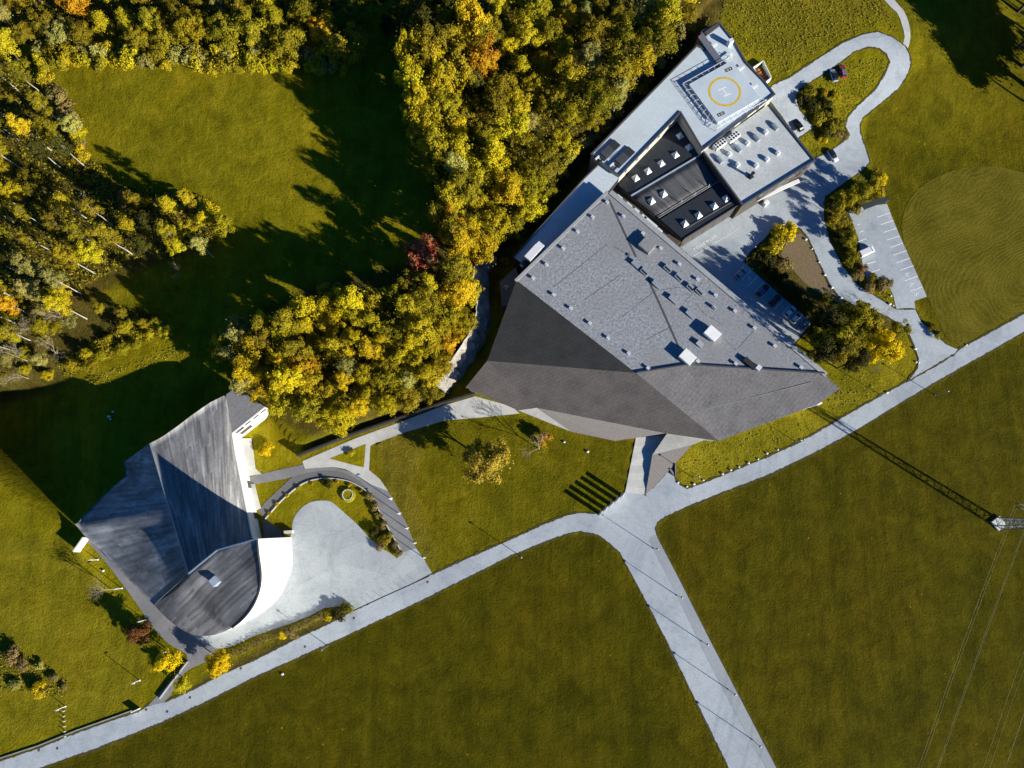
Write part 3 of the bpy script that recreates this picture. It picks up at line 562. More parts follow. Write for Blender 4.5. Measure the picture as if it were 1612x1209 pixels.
# manhole covers
MH = MB().disc((0, 0), 0.38, 0, 0.012, 16); mh0 = None
for i, (px, py, lab) in enumerate([(90, 1178, 'dark round manhole cover near the left end of the road'), (61, 1181, 'small dark manhole cover near the left edge of the road'), (230, 1117, 'dark manhole cover at the gate beside the road'), (263, 1120, 'dark manhole cover mid road below the yellow green shrub'), (299, 1098, 'dark manhole cover on the road below the shrub with light leaves'), (379, 1052, 'dark manhole cover on the road below the bright gold tree'), (480, 1018, 'dark manhole cover on the road below the forecourt hedge'), (557, 973, 'dark manhole cover on the road at the right end of the hedge'), (673, 916, 'dark manhole cover on the road below the forecourt edge')]):
    p = gp(px, py, 0.06)
    if mh0 is None: o = mh0 = MH.build('manhole_cover', plain('cast iron', (0.10, 0.07, 0.065), 0.7))
    else: o = mh0.copy(); COL.objects.link(o)
    o.location = p; tag(o, lab, 'manhole cover', 'manhole covers in the road')

dr = MB(); cl = [(555, 962), (600, 941), (640, 923), (676, 906.5)]
for q0, q1 in zip(cl, cl[1:]): stripe(dr, q0, q1, 0.3, 0.085)
tag(dr.build('drain_channel', M_BLACK), kind='structure')
gt = thing('parking_lines', 'faint grey slanting stall grooves at the forecourt road edge', 'road marking', gp(620, 910))
for k in range(9):
    x, y = 555 + k * 10.5, 944 - k * 5.0; mm = MB(); stripe(mb if False else mm, (x, y), (x + 13, y + 10), 0.10, 0.10); mm.build('line', M_PATH, gt)
# ------------------------------------------------------------ building helpers
def wl_(pts, z): return [at(a, b, z) for a, b in pts]
def centroid(pts): return sum((Vector((p.x, p.y, 0)) for p in pts), Vector()) / len(pts)
def coping(mb, pts, z, w=0.45, h=0.45, closed=True, mi=0):
    n = len(pts)
    for i in range(n if closed else n - 1):
        a = Vector((pts[i].x, pts[i].y, z)); b = Vector((pts[(i + 1) % n].x, pts[(i + 1) % n].y, z)); d = (b - a).normalized()
        mb.bar(a + d * (w / 2), b + d * (w / 2 - 0.004), w, h + 0.003 * (i % 3), mi)
def wall_box(mb, A, B, t0, t1, z0, z1, out=0.06, mi=0):
    """a thin box on the wall that runs from A to B, from t0 to t1 along it"""
    A = Vector((A.x, A.y, 0)); B = Vector((B.x, B.y, 0)); d = (B - A); p = A + d * t0; q = A + d * t1
    p.z = q.z = (z0 + z1) / 2
    mb.bar(p, q, out * 2, z1 - z0, mi)
def rbox(mb, px, py, z, sx, sy, h, rz, mi=0, taper=1.0):
    p = at(px, py, z + h); mb.box((p.x, p.y, z + h / 2), (sx, sy, h), rz, mi, taper)
def child_dup(o, parent, loc, rz=None, name=None):
    c = o.copy(); COL.objects.link(c); c.parent = parent; c.location = Vector(loc) - ORG.get(parent.name, Vector())
    if rz is not None: c.rotation_euler = (0, 0, rz)
    for g in list(o.children):
        d = g.copy(); COL.objects.link(d); d.parent = c
    return c
def proto_child(mb, name, mat, parent, bevel=0.0):
    o = mb.build(name, mat, None, bevel=bevel); o.parent = parent; return o

# ============================================================ building with the folded roof
ZG = 14.0
F_P1, F_P2, F_P3, F_P4, F_P5 = (958, 300), (813, 441), (1001, 587), (1083, 574), (1297, 588)
def P(q, z): return at(q[0], q[1], z)
P1, P2, P3, P4, P5 = [P(q, ZG) for q in (F_P1, F_P2, F_P3, F_P4, F_P5)]
def on_plane(q, p0, p1, p2):
    nn = (p1 - p0).cross(p2 - p0); o = Vector((0, 0, HC)); d = at(q[0], q[1], 0) - o
    return o + d * ((p0 - o).dot(nn) / d.dot(nn))
K = P((767, 568), 9.5); SS = P((1132, 694), 7.0)
J = on_plane((845, 642), P3, K, SS); L = on_plane((1048, 682), P3, K, SS)
R = on_plane((1322, 612), P4, P5, SS); Q = on_plane((1288, 636), P4, P5, SS)
D1 = P((733, 610), 6.0); D2 = on_plane((816, 646), K, J, D1)
print('fold heights', [round(p.z, 1) for p in (J, L, R, Q, D2)])
E1 = gp(898, 679, 0.2); E2 = gp(968, 694, 0.2); E3 = gp(1000, 689, 0.2)
fold = thing('exhibition_hall', 'large hall with flat gravel roof and dark folded slopes', 'building', centroid([P1, P2, P3, P5]))
MB().slab([P1, P2, P3, P4, P5], 0.4).build('gravel_roof', M_GRAVEL, fold)
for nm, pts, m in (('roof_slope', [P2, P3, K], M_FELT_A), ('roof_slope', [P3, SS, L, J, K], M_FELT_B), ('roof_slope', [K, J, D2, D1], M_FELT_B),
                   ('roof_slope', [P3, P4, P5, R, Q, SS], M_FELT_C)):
    mb = MB(); dz = Vector((0, 0, 0.02)); n = len(pts); pts = [p - dz for p in pts]
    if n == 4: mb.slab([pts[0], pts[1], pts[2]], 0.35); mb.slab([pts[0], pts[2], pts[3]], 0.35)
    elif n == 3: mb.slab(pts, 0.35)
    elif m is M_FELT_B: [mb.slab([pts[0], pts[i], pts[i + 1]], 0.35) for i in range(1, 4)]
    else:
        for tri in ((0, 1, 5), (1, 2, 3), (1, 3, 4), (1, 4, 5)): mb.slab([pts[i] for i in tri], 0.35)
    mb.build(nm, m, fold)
mb = MB()
for tri in ([J, E1, E2], [J, E2, L], [L, E2, E3]): mb.slab([p - Vector((0, 0, 0.06)) for p in tri], 0.3)
mb.build('sloping_wall', M_FELT_D, fold)
mb = MB(); mb.slab([D2 - Vector((0, 0, 0.05)), J - Vector((0, 0, 0.1)), E1 - Vector((0, 0, 0.05))], 0.3); mb.build('sloping_wall', M_CONC, fold, label='pale concrete wedge at the foot of the folded roof')
# walls under the eaves
mb = MB(); cen = centroid([P1, P2, P3, P5, K])
def inset(p, k=0.8):
    d = Vector((cen.x - p.x, cen.y - p.y, 0)).normalized(); return p + d * k
eave = [P1, P2, K, D1, D2]; eave2 = [P1, P5, R, Q, SS, L]
for ch in (eave, eave2):
    for a, b in zip(ch, ch[1:]):
        a, b = inset(a), inset(b); mb.poly([(a.x, a.y, -1), (b.x, b.y, -1), (b.x, b.y, b.z - 0.3), (a.x, a.y, a.z - 0.3)])
mb.build('wall', M_CONC, fold)
w0 = gp(1232, 653); w1 = gp(1287, 637); mb = MB(); mb.bar(w0 + Vector((0, 0, 1.4)), w1 + Vector((0, 0, 1.9)), 0.5, 3.4); mb.build('plinth', M_WHITE, fold)
mb = MB(); coping(mb, [P1, P5], ZG + 0.12, 1.5, 0.34, False); mb.build('coping', M_LCOPING, fold); mb = MB(); coping(mb, [P1, P2], ZG + 0.1, 0.9, 0.3, False); mb.build('coping', M_LCOPING, fold)
mb = MB(); coping(mb, [P3, P4, P5], ZG + 0.25, 0.35, 0.6, False); mb.build('upstand', M_COPING, fold)
def roofline(mb, pts, z, w, h=0.05):
    q = [at(a, b, z) for a, b in pts]
    for a, b in zip(q, q[1:]): mb.bar(a, b, w, h)
r7 = lambda x, y: (806 + x / 4, 302 + y / 4)
for q in ([r7(612, 50), r7(705, 250), r7(782, 410)], [r7(855, 545), r7(930, 705), r7(1050, 975)]):
    mb = MB(); roofline(mb, q, ZG + 0.03, 0.55); mb.build('expansion_joint', M_COPING, fold)

for a, b in (((262, 600), (600, 330)), ((455, 680), (690, 520)), ((690, 790), (905, 620)), ((850, 930), (1015, 840)), ((590, 50), (370, 210)), ((1330, 920), (1420, 1000)), ((1420, 990), (1525, 870)), ((925, 620), (1060, 600)), ((1090, 690), (1200, 570)), ((1200, 760), (1330, 840)), ((1155, 700), (1205, 760))): mb = MB(); roofline(mb, [r7(*a), r7(*b)], ZG + 0.012, 0.10, 0.03); mb.build('conductor_wire', M_COPING, fold)
mb = MB(); a = P2.lerp(K, 0.12) + Vector((3.2, -1.0, 0.1)); b = P2.lerp(K, 0.85) + Vector((5.5, 0, 0.1)); mb.bar(a, b, 0.12, 0.1); mb.build('snow_guard', M_LCOPING, fold); mb = MB()
a = P3.lerp(SS, 0.62) + Vector((4.0, 1.4, 0.06)); b = P5.lerp(R, 0.55) + Vector((-6, 0, 0.0)); mb.bar(a, b, 0.12, 0.1); mb.build('snow_guard', M_LCOPING, fold)
# roof furniture
M_HOOD = plain('zinc sheet', (0.20, 0.23, 0.27), 0.6, 0.2); M_VENT = plain('light grey vent', (0.50, 0.55, 0.60), 0.5)
rzG = ang((F_P1[0], F_P1[1], ZG), (F_P5[0], F_P5[1], ZG))
v = MB(); v.box((0, 0, 0.3), (0.8, 0.8, 0.6), 0); v.box((0.0, 0.0, 0.66), (1.0, 1.0, 0.12), 0)
vent0 = None
for x, y in [(508, 155), (413, 247), (322, 352), (218, 455), (132, 540), (262, 645), (370, 730), (490, 825), (605, 917), (735, 1015), (857, 1108), (1172, 1065), (1410, 1080), (600, 62), (703, 150), (825, 258), (937, 352), (1055, 452), (1170, 548), (1283, 648), (1405, 748), (1528, 855), (1656, 968), (1822, 1103)]:
    px, py = r7(x, y); p = at(px, py, ZG + 0.7); p.z = ZG
    if vent0 is None: vent0 = proto_child(v, 'roof_vent', M_VENT, fold, 0.05); vent0.location = p - ORG[fold.name]; vent0.rotation_euler = (0, 0, rzG)
    else: child_dup(vent0, fold, p, rzG)
def hood(x, y, lx, ly, h, kind):
    px, py = r7(x, y); p = at(px, py, ZG + h); p.z = ZG; R3 = Matrix.Rotation(rzG, 3, 'Z'); m = MB()
    m.add([Vector((p.x, p.y, ZG)) + R3 @ Vector(q) for q in ((-lx / 2, -ly / 2, 0), (lx / 2, -ly / 2, 0), (lx / 2, ly / 2, 0), (-lx / 2, ly / 2, 0), (-lx / 2, -ly / 2, h), (lx / 2, -ly / 2, h * 0.45), (lx / 2, ly / 2, h * 0.45), (-lx / 2, ly / 2, h))],
          [[3, 2, 1, 0], [4, 5, 6, 7], [0, 1, 5, 4], [1, 2, 6, 5], [2, 3, 7, 6], [3, 0, 4, 7]])
    o = m.build('smoke_hood', M_HOOD, fold)
    if kind == 'g':
        g = MB(); g.add([Vector((p.x, p.y, ZG + 0.03)) + R3 @ Vector(q) for q in ((-lx * 0.42, -ly * 0.36, h * 0.97), (lx * 0.42, -ly * 0.36, h * 0.51), (lx * 0.42, ly * 0.0, h * 0.51), (-lx * 0.42, ly * 0.0, h * 0.97))], [[0, 1, 2, 3]]); g.build('pane', M_GLASS, o)
for x, y in ((785, 455), (915, 580), (1020, 675), (1128, 768)): hood(x, y, 3.1, 1.6, 0.85, 'm')
for x, y in ((838, 500), (985, 480), (1055, 535), (1130, 600), (1185, 625)): hood(x, y, 2.6, 1.7, 0.75, 'g')
hood(1275, 725, 1.4, 0.9, 0.9, 'g'); hood(1185, 955, 2.0, 1.6, 0.9, 'm')
mb = MB(); px, py = r7(855, 330); rbox(mb, px, py, ZG, 4.2, 4.0, 1.6, rzG); mb.build('roof_hatch_block', M_GRAVEL, fold)
for x, y in ((1265, 890), (1108, 1038)):
    mb = MB(); px, py = r7(x, y); rbox(mb, px, py, ZG + 0.4, 4.2, 3.4, 1.4, rzG)
    o = mb.build('air_handling_unit', M_WHITE, fold, bevel=0.06)
    g = MB(); p = at(px, py, ZG + 1.8); R3 = Matrix.Rotation(rzG, 3, 'Z')
    for i, j in ((-1, -1), (1, -1), (1, 1), (-1, 1)): q = Vector((p.x, p.y, 0)) + R3 @ Vector((1.8 * i, 1.4 * j, 0)); g = MB(); g.bar((q.x, q.y, ZG), (q.x, q.y, ZG + 0.5), 0.2, 0.2); g.build('leg', M_METAL, o)
mb = MB(); px, py = r7(1500, 1078); rbox(mb, px, py, ZG, 4.2, 1.6, 1.0, rzG); o = mb.build('dark_roof_box', M_BLACK, fold, bevel=0.05)
mb = MB(); px, py = r7(1555, 1106); rbox(mb, px, py, ZG, 1.4, 1.6, 1.1, rzG); mb.build('duct', M_ACRYL, fold, bevel=0.05)
p = at(*r7(735, 400), ZG); mb = MB(); mb.tube(p, p + Vector((0, 0, 2.0)), 0.09, 0.06); mb.box(p + Vector((0, 0, 0.15)), (0.9, 0.9, 0.3), rzG); mb.build('mast', M_POLE, fold)

# entrance stairs and folded canopy
st = thing('entrance_stairs', 'pale broad stairs climbing beside the folded canopy to the hall', 'stairs', gp(1010, 730))
la, lb = gp(984, 775), gp(1001, 689); ra, rb = gp(1018, 779), gp(1050, 684); prof = [(0.0, 0.0)]
z = 0.0; t = 0.0
for k in range(4):
    for j in range(4): prof += [(t + 0.03 * (j + 0) + 0.001, z + 0.09), (t + 0.03 * (j + 1), z + 0.09)]; z += 0.09
    t += 0.25; prof.append((t, z))
mb = MB()
for (t0, z0), (t1, z1) in zip(prof, prof[1:]):
    a, b, c, d = la.lerp(lb, t0), ra.lerp(rb, t0), ra.lerp(rb, t1), la.lerp(lb, t1)
    mb.poly([(a.x, a.y, z0 + 0.09), (b.x, b.y, z0 + 0.09), (c.x, c.y, z1 + 0.09), (d.x, d.y, z1 + 0.09)])
    mb.poly([(a.x, a.y, -0.5), (a.x, a.y, z0 + 0.09), (d.x, d.y, z1 + 0.09), (d.x, d.y, -0.5)]); mb.poly([(b.x, b.y, -0.5), (b.x, b.y, z0 + 0.09), (c.x, c.y, z1 + 0.09), (c.x, c.y, -0.5)])
mb.build('step', M_PAVE, st)
ca = thing('entrance_canopy', 'grey folded canopy with a crease over the hall entrance', 'canopy', gp(1050, 720))
q1, q2, q3, q4, q5, q6 = P((1051, 681), 3.9), P((1111, 692), 3.8), P((1090, 700), 2.8), P((1052, 742), 1.5), P((1016, 780), 0.25), P((1027, 716), 2.6)
mb = MB(); mb.slab([q1, q2, q3], 0.3); mb.slab([q1, q3, q6], 0.3); mb.build('upper_slab', M_CONC, ca)
mb = MB(); mb.slab([q6, q3, q4], 0.3); mb.slab([q6, q4, q5], 0.3); mb.build('lower_slab', M_FELT_D, ca)
mb = MB()
for a, b in ((q1, q6), (q6, q5)):
    o_ = Vector((0.25, 0.05, 0)); a = a + o_; b = b + o_
    mb.poly([(a.x, a.y, 0), (b.x, b.y, 0), (b.x, b.y, b.z - 0.25), (a.x, a.y, a.z - 0.25)])
mb.build('wall', M_CONC, ca)
w = thing('garden_wall', 'small brown wall at the right of the canopy foot', 'wall', gp(1060, 738)); mb = MB(); mb.bar(gp(1054, 738, 0.6), gp(1061, 748, 0.6), 0.5, 1.3); mb.bar(gp(1062.5, 730, 0.7), gp(1063, 750, 0.7), 0.3, 1.5); mb.build('wall', M_FELT_D, w)
for i, (px, py, lab) in enumerate(((944, 808, 'pale tall panel nearest the road of the row beside the plaza'), (952, 801, 'second pale tall panel from the road beside the plaza'), (961, 794, 'middle pale tall panel of the row beside the plaza'), (970, 787, 'second pale tall panel from the stairs beside the plaza'), (978, 780, 'pale tall panel nearest the stairs beside the plaza'))):
    p = gp(px, py); t = thing('sign_panel', lab, 'sign', p, math.radians(57), 'tall panels in a row beside the plaza'); m = MB()
    m.box((0, 0, 2.45), (1.25, 0.16, 4.6)); o = m.build('panel', M_WHITE, None, bevel=0.02); o.parent = t
    m = MB(); m.box((0, 0, 0.08), (1.6, 0.6, 0.16)); o = m.build('foot', M_METAL, None); o.parent = t

# ============================================================ long wing with the helipad
ZW = 12.5
rootw = thing('helipad_wing', 'long pale flat roofed wing carrying the helipad at its upper end', 'building', at(1040, 170, 0))
WING = [(1131.6, 36), (1152.5, 62), (1175, 100), (1204, 130), (1219, 149), (1106, 236), (1071, 177), (975, 277), (946, 256), (931, 243), (1097, 72.5), (1112, 80), (1099, 58), (1106, 50)]
wp = wl_(WING, ZW)
MB().prism([p.xy for p in wp], -1, ZW - 0.3).build('wall', M_BEIGE, rootw)
MB().prism([p.xy for p in wp], ZW - 0.3, ZW).build('roof', M_WINGROOF, rootw)
mb = MB(); coping(mb, wp, ZW + 0.18, 0.5, 0.42); mb.build('parapet', M_COPING, rootw)
mb = MB(); pts = wl_([(1099, 58), (1106, 51), (1111, 57), (1141, 99), (1133, 104.5)], ZW + 1.0); mb.prism([p.xy for p in pts], ZW, ZW + 0.9); mb.build('metal_gangway', M_METAL, rootw)
mb = MB(); pts = wl_([(1123, 40), (1131, 35), (1133, 40), (1113, 55), (1109, 50)], ZW + 0.8); mb.prism([p.xy for p in pts], ZW, ZW + 0.7); mb.build('roof_curb', M_COPING, rootw)
p = at(1151, 63, ZW + 2.4); mb = MB(); rz = ang((1131.6, 36, ZW), (1175, 100, ZW)); mb.box((p.x, p.y, ZW + 1.2), (1.3, 1.6, 2.4), rz); mb.build('lift_head', M_ACRYL, rootw, bevel=0.04)
p = at(1101, 57.5, ZW + 1.6); mb = MB(); mb.tube((p.x, p.y, ZW + 0.9), (p.x, p.y, ZW + 1.5), 0.06, 0.06); mb.box((p.x, p.y, ZW + 1.65), (0.45, 0.45, 0.3)); mb.build('warning_lamp', plain('red lamp', (0.6, 0.03, 0.03), 0.4), rootw)
# wing windows on the wall above the dark roof
A, B = wp[6], wp[7]; mb = MB()
for t in (0.16, 0.34, 0.52, 0.70, 0.88):
    mb = MB(); wall_box(mb, A, B, t - 0.018, t + 0.018, ZW - 2.4, ZW - 1.4, 0.05); mb.build('window', M_GLASS, rootw)
A, B = wp[4], wp[5]
for t0, t1 in ((0.20, 0.235), (0.36, 0.46), (0.54, 0.66), (0.74, 0.86)):
    mb = MB(); wall_box(mb, A, B, t0, t1, ZW - 1.9, ZW - 0.6, 0.05); mb.build('window', M_GLASS, rootw)
# helipad
ZD = 14.2
hp = thing('helipad', 'pale square helipad with yellow ring and white H on the wing roof', 'helipad', at(1140, 144, ZW))
dk = wl_([(1086, 133), (1151.6, 96.3), (1196, 154), (1130, 192)], ZD)
MB().prism([p.xy for p in dk], ZW + 0.1, ZD).build('deck', M_DECK, hp)
cc = at(1140.7, 144.3, ZD); rd = (at(1166.7, 144.3, ZD) - cc).length
mb = MB(); mb.ring(cc, rd - 0.72, rd, ZD, ZD + 0.012, 64); mb.build('ring_marking', M_YELLOW, hp)
hz = math.radians(24); R3 = Matrix.Rotation(hz, 3, 'Z'); z = ZD + 0.008
mb = MB()
u1 = (at(1080 + 470 / 7.327, 120 + 115 / 7.327, ZD) - at(1080 + 370 / 7.327, 120 + 160 / 7.327, ZD)); hz = math.atan2(u1.y, u1.x)
v1 = (at(1080 + 475 / 7.327, 120 + 212 / 7.327, ZD) - at(1080 + 420 / 7.327, 120 + 138 / 7.327, ZD))
cH = cc + Vector((0, 0, 0.008)); ux = Vector((math.cos(hz), math.sin(hz), 0)); vx = v1.normalized()
for k in (-1, 1): c0 = cH + vx * (k * v1.length / 2); mb.bar(c0 - ux * 1.35, c0 + ux * 1.35, 0.36, 0.014)
mb.bar(cH - vx * (v1.length / 2 - 0.19), cH + vx * (v1.length / 2 - 0.19), 0.36, 0.014); mb.build('letter_marking', M_PAINT, hp)
for (px, py), flip in (((1134.8, 179.5), 0), ((1146.8, 109.2), math.pi)):
    p = at(px, py, ZD); m = MB(); m.box((p.x, p.y, ZD + 0.006), (2.5, 1.15, 0.012), hz); o = m.build('load_plate', M_BLACK, hp)
    t = text_obj('load_lettering', '6.0t', 1.1, M_PAINT, p + Vector((0, 0, 0.016)), hz + flip, hp, 0.004, 1.1, 'CENTER', 0.0); t.parent = o
# safety rails and net around the deck
mb = MB()
def outward(pts, k):
    c = centroid(pts); return [Vector((c.x + (p.x - c.x) * k, c.y + (p.y - c.y) * k, 0)) for p in pts]
ol = outward(dk, 1.20); n = 4
for i in (0, 2, 3):
    a, b = ol[i], ol[(i + 1) % 4]
    for zz in (ZD - 0.1, ZD - 0.6): mb.bar((a.x, a.y, zz), (b.x, b.y, zz), 0.08, 0.08)
    for k in range(9): q = a.lerp(b, k / 8); mb.bar((q.x, q.y, ZW + 0.02), (q.x, q.y, ZD), 0.09, 0.09); r_ = Vector((dk[i].lerp(dk[(i + 1) % 4], k / 8).x, dk[i].lerp(dk[(i + 1) % 4], k / 8).y, ZD - 0.25)); mb.bar(r_, (q.x, q.y, ZD - 0.3), 0.09, 0.07)
mb.build('railing', M_WHITEPOLE, hp)
mb = MB(); ed = outward(dk, 1.012)
for i in range(4): a, b = ed[i], ed[(i + 1) % 4]; mb.bar((a.x, a.y, ZD - 0.09), (b.x, b.y, ZD - 0.09), 0.16, 0.2)
mb.build('edge_beam', M_ACRYL, hp)
for a, b in (((1163, 111), (1172, 105)), ((1185, 139), (1193, 134)), ((1138, 95), (1153, 84)), ((1122, 74), (1129, 69))): mb = MB(); mb.bar(at(*a, ZW + 0.8), at(*b, ZW + 0.8), 0.7, 0.12); mb.build('cable_tray', M_WHITE, rootw)
# louvred pits at the low end of the wing
rzL = ang((946, 256, ZW), (931, 243, ZW)) + math.pi / 2
for k, (px, py, lx) in enumerate(((959, 236, 7.6), (982, 247, 7.6))):
    p = at(px, py, ZW + 0.5); mb = MB(); mb.box((p.x, p.y, ZW + 0.25), (lx, 2.9, 0.5), rzL); o = mb.build('louvred_pit', M_NAVY, rootw)
    g = MB(); R3 = Matrix.Rotation(rzL, 3, 'Z')
    for j in range(9):
        q = Vector((p.x, p.y, ZW + 0.6)) + R3 @ Vector((-lx * 0.1 + j * 0.42, 0, 0.03 * j)); d = R3 @ Vector((0, 1.3, 0)); g.bar(q - d, q + d, 0.16, 0.12)
    g.build('slat', M_METAL, o)
    for dx, dy in ((lx / 2 + 1.1, 0.7), (lx / 2 + 0.9, -0.9)):
        q = Vector((p.x, p.y, 0)) + R3 @ Vector((dx, dy, 0)); m2 = MB(); m2.box((q.x, q.y, ZW + 0.4), (1.7, 0.5, 0.8), rzL); m2.build('vent_box', M_ACRYL if dy < 0 else M_BLACK, o)

# ============================================================ low building with the dark folded roof
rd_ = thing('saw_roof_building', 'low building with navy sawtooth roof and white pyramid skylights', 'building', at(1075, 290, 0))
def dk_(q, z): return at(q[0], q[1], z)
W0, W1, W2, W3 = (973, 291), (1071, 178), (1107, 236), (1164, 322)
S0 = (1076, 377); rl0, rl1 = (993.5, 308), (1103, 243.5); sl0, sl1 = (1037, 343), (1134, 284)
zN, zR, zS, zE = 7.4, 8.6, 7.3, 8.4
nN = [dk_(W0, zN), dk_(W1, zN), dk_(W2, zR), dk_(rl1, zR), dk_(rl0, zR)]
foot = [at(a, b, 7.8) for a, b in (W0, W1, W2, W3, S0)]
MB().prism([p.xy for p in foot], -1, 7.0).build('wall', M_BROWNWALL, rd_)
mb = MB(); mb.slab([nN[0], nN[1], nN[3], nN[4]], 0.9); mb.slab([nN[1], nN[2], nN[3]], 0.9); mb.build('roof_slope', M_NAVY, rd_)
M_RIB = streak_material('ribbed grey sheet', (0.065, 0.067, 0.073), (0.095, 0.097, 0.103), (0.13, 0.13, 0.135), 60, 0.6)
def loft(A, B, nu, nv, swap=False):
    def res(Q):
        Q = [Vector(p) for p in Q]; L_ = [0]
        for a, b in zip(Q, Q[1:]): L_.append(L_[-1] + (b - a).length)
        out = []
        for i in range(nu + 1):
            s = L_[-1] * i / nu; k = 0
            while k < len(Q) - 2 and L_[k + 1] < s: k += 1
            t = (s - L_[k]) / max(1e-6, L_[k + 1] - L_[k]); out.append(Q[k].lerp(Q[k + 1], min(1, t)))
        return out
    a, b = res(A), res(B); vs = []; uv = []
    for j in range(nv + 1):
        for i in range(nu + 1):
            vs.append(a[i].lerp(b[i], j / nv)); uv.append((j / nv, i / nu) if swap else (i / nu, j / nv))
    fs = [[j * (nu + 1) + i, j * (nu + 1) + i + 1, (j + 1) * (nu + 1) + i + 1, (j + 1) * (nu + 1) + i] for j in range(nv) for i in range(nu)]
    return vs, fs, uv
def sheet(name, A, B, nu, nv, mat, parent, swap=False, label=None, thick=0.35, along=None):
    vs, fs, uv = loft(A, B, nu, nv, swap); org = ORG[parent.name]
    if along is not None:
        d = Vector((math.cos(along), math.sin(along))); uv = [(p.x * -d.y + p.y * d.x, p.x * d.x + p.y * d.y) for p in vs]
    f0 = fs[len(fs) // 2]; nz = (vs[f0[1]] - vs[f0[0]]).cross(vs[f0[2]] - vs[f0[0]]).z
    if nz < 0: fs = [f[::-1] for f in fs]
    n = len(vs); vv = [p - org for p in vs] + [p - org - Vector((0, 0, thick)) for p in vs]
    rim = [j * (nu + 1) for j in range(nv)]
    loop = list(range(nu + 1)) + [(j + 1) * (nu + 1) - 1 for j in range(1, nv + 1)] + [nv * (nu + 1) + i for i in range(nu - 1, -1, -1)] + [j * (nu + 1) for j in range(nv - 1, 0, -1)]
    ff = fs + [[i + n for i in f[::-1]] for f in fs] + [[loop[i - 1], loop[i], loop[i] + n, loop[i - 1] + n] for i in range(len(loop))]
    me = bpy.data.meshes.new(name); me.from_pydata([tuple(p) for p in vv], [], ff); ul = me.uv_layers.new(name='UVMap'); uv2 = uv + uv
    for lp in me.loops: ul.data[lp.index].uv = uv2[lp.vertex_index]
    me.materials.append(mat); me.polygons.foreach_set('use_smooth', [len(p.vertices) == 4 and p.index < 2 * len(fs) for p in me.polygons])
    me.update(); o = bpy.data.objects.new(name, me); COL.objects.link(o); o.parent = parent; ORG[o.name] = org
    if label: o['label'] = label
    return o
sheet('roof_slope', [dk_(rl0, zR), dk_(rl1, zR)], [dk_(sl0, zS), dk_(sl1, zS)], 12, 4, M_RIB, rd_, label='grey ribbed roof slope facing the sun', thick=0.8)
mb = MB(); a, b, c, d = dk_(sl0, zS + 0.5), dk_(sl1, zS + 0.5), dk_(W3, zE), dk_(S0, zE); off = (d - a).normalized() * 0.7; mb.slab([a + off, b + off, c, d], 0.9); mb.build('roof_slope', M_NAVY, rd_)
mb = MB(); mb.slab([dk_(sl0, zS - 0.2), dk_(sl1, zS - 0.2), dk_(sl1, zS - 0.2) + off * 1.2, dk_(sl0, zS - 0.2) + off * 1.2], 0.3); mb.build('valley_gutter', M_BLACK, rd_)
mb = MB(); mb.slab([dk_(W2, zR - 0.3), dk_(W3, zR - 0.3), dk_(sl1, zS), dk_(rl1, zR - 0.1)], 0.6); mb.build('roof_edge', M_NAVY, rd_)
mb = MB(); mb.bar(dk_(rl0, zR + 0.15), dk_(rl1, zR + 0.15), 0.4, 0.3); mb.build('ridge_gutter', plain('pale blue metal', (0.42, 0.5, 0.6), 0.4, 0.3), rd_)
mb = MB(); coping(mb, [dk_(S0, zE), dk_(W3, zE)], zE + 0.1, 0.3, 0.3, False); mb.build('coping', M_COPING, rd_); mb = MB(); mb.bar(dk_((1080, 360), zE + 0.1), dk_((1156, 316), zE + 0.1), 0.07, 0.07); mb.build('safety_line', M_LCOPING, rd_)
mb = MB(); mb.bar(dk_(sl0, zS + 0.55), dk_(sl1, zS + 0.55), 0.14, 0.14); mb.build('snow_rail', M_LCOPING, rd_)
sky0 = None; rzS = ang((993.5, 308, zR), (1103, 243.5, zR))
sm_ = MB(); sm_.box((0, 0, 0.25), (2.0, 2.0, 0.5)); sm_.add([(-1, -1, 0.5), (1, -1, 0.5), (1, 1, 0.5), (-1, 1, 0.5), (0, 0, 1.35)], [[0, 1, 4], [1, 2, 4], [2, 3, 4], [3, 0, 4]])
for (px, py), z in [((1001, 280), 7.9), ((1020, 269), 7.9), ((1041, 257), 7.9), ((1063.5, 243.5), 7.9), ((1084.8, 231.7), 7.9), ((1070.7, 213.4), 7.6), ((1025.8, 316), 8.0), ((1044.7, 304.6), 8.0), ((1078, 351.8), 8.0), ((1099.6, 338.5), 8.0), ((1124.4, 324), 8.0), ((1143.4, 312), 8.0)]:
    p = at(px, py, z + 0.6); p.z = z
    if sky0 is None: sky0 = proto_child(sm_, 'skylight', M_ACRYL, rd_); sky0.location = p - ORG[rd_.name]; sky0.rotation_euler = (0, 0, rzS)
    else: child_dup(sky0, rd_, p, rzS)
for px, py in ((1072, 319), (1093.5, 307), (1115, 294), (1133, 284)): p = dk_((px, py), zS + 0.5); mb = MB(); mb.tube(p, p + Vector((0, 0, 1.5)), 0.13, 0.13, 6); mb.build('vent_pipe', M_ACRYL, rd_)
# garage doors on the yard side
A, B = foot[4], foot[3]
for k in range(5):
    mb = MB(); wall_box(mb, A, B, 0.06 + k * 0.185, 0.21 + k * 0.185, 0.15, 4.3, 0.08); mb.build('garage_door', M_COPING, rd_)
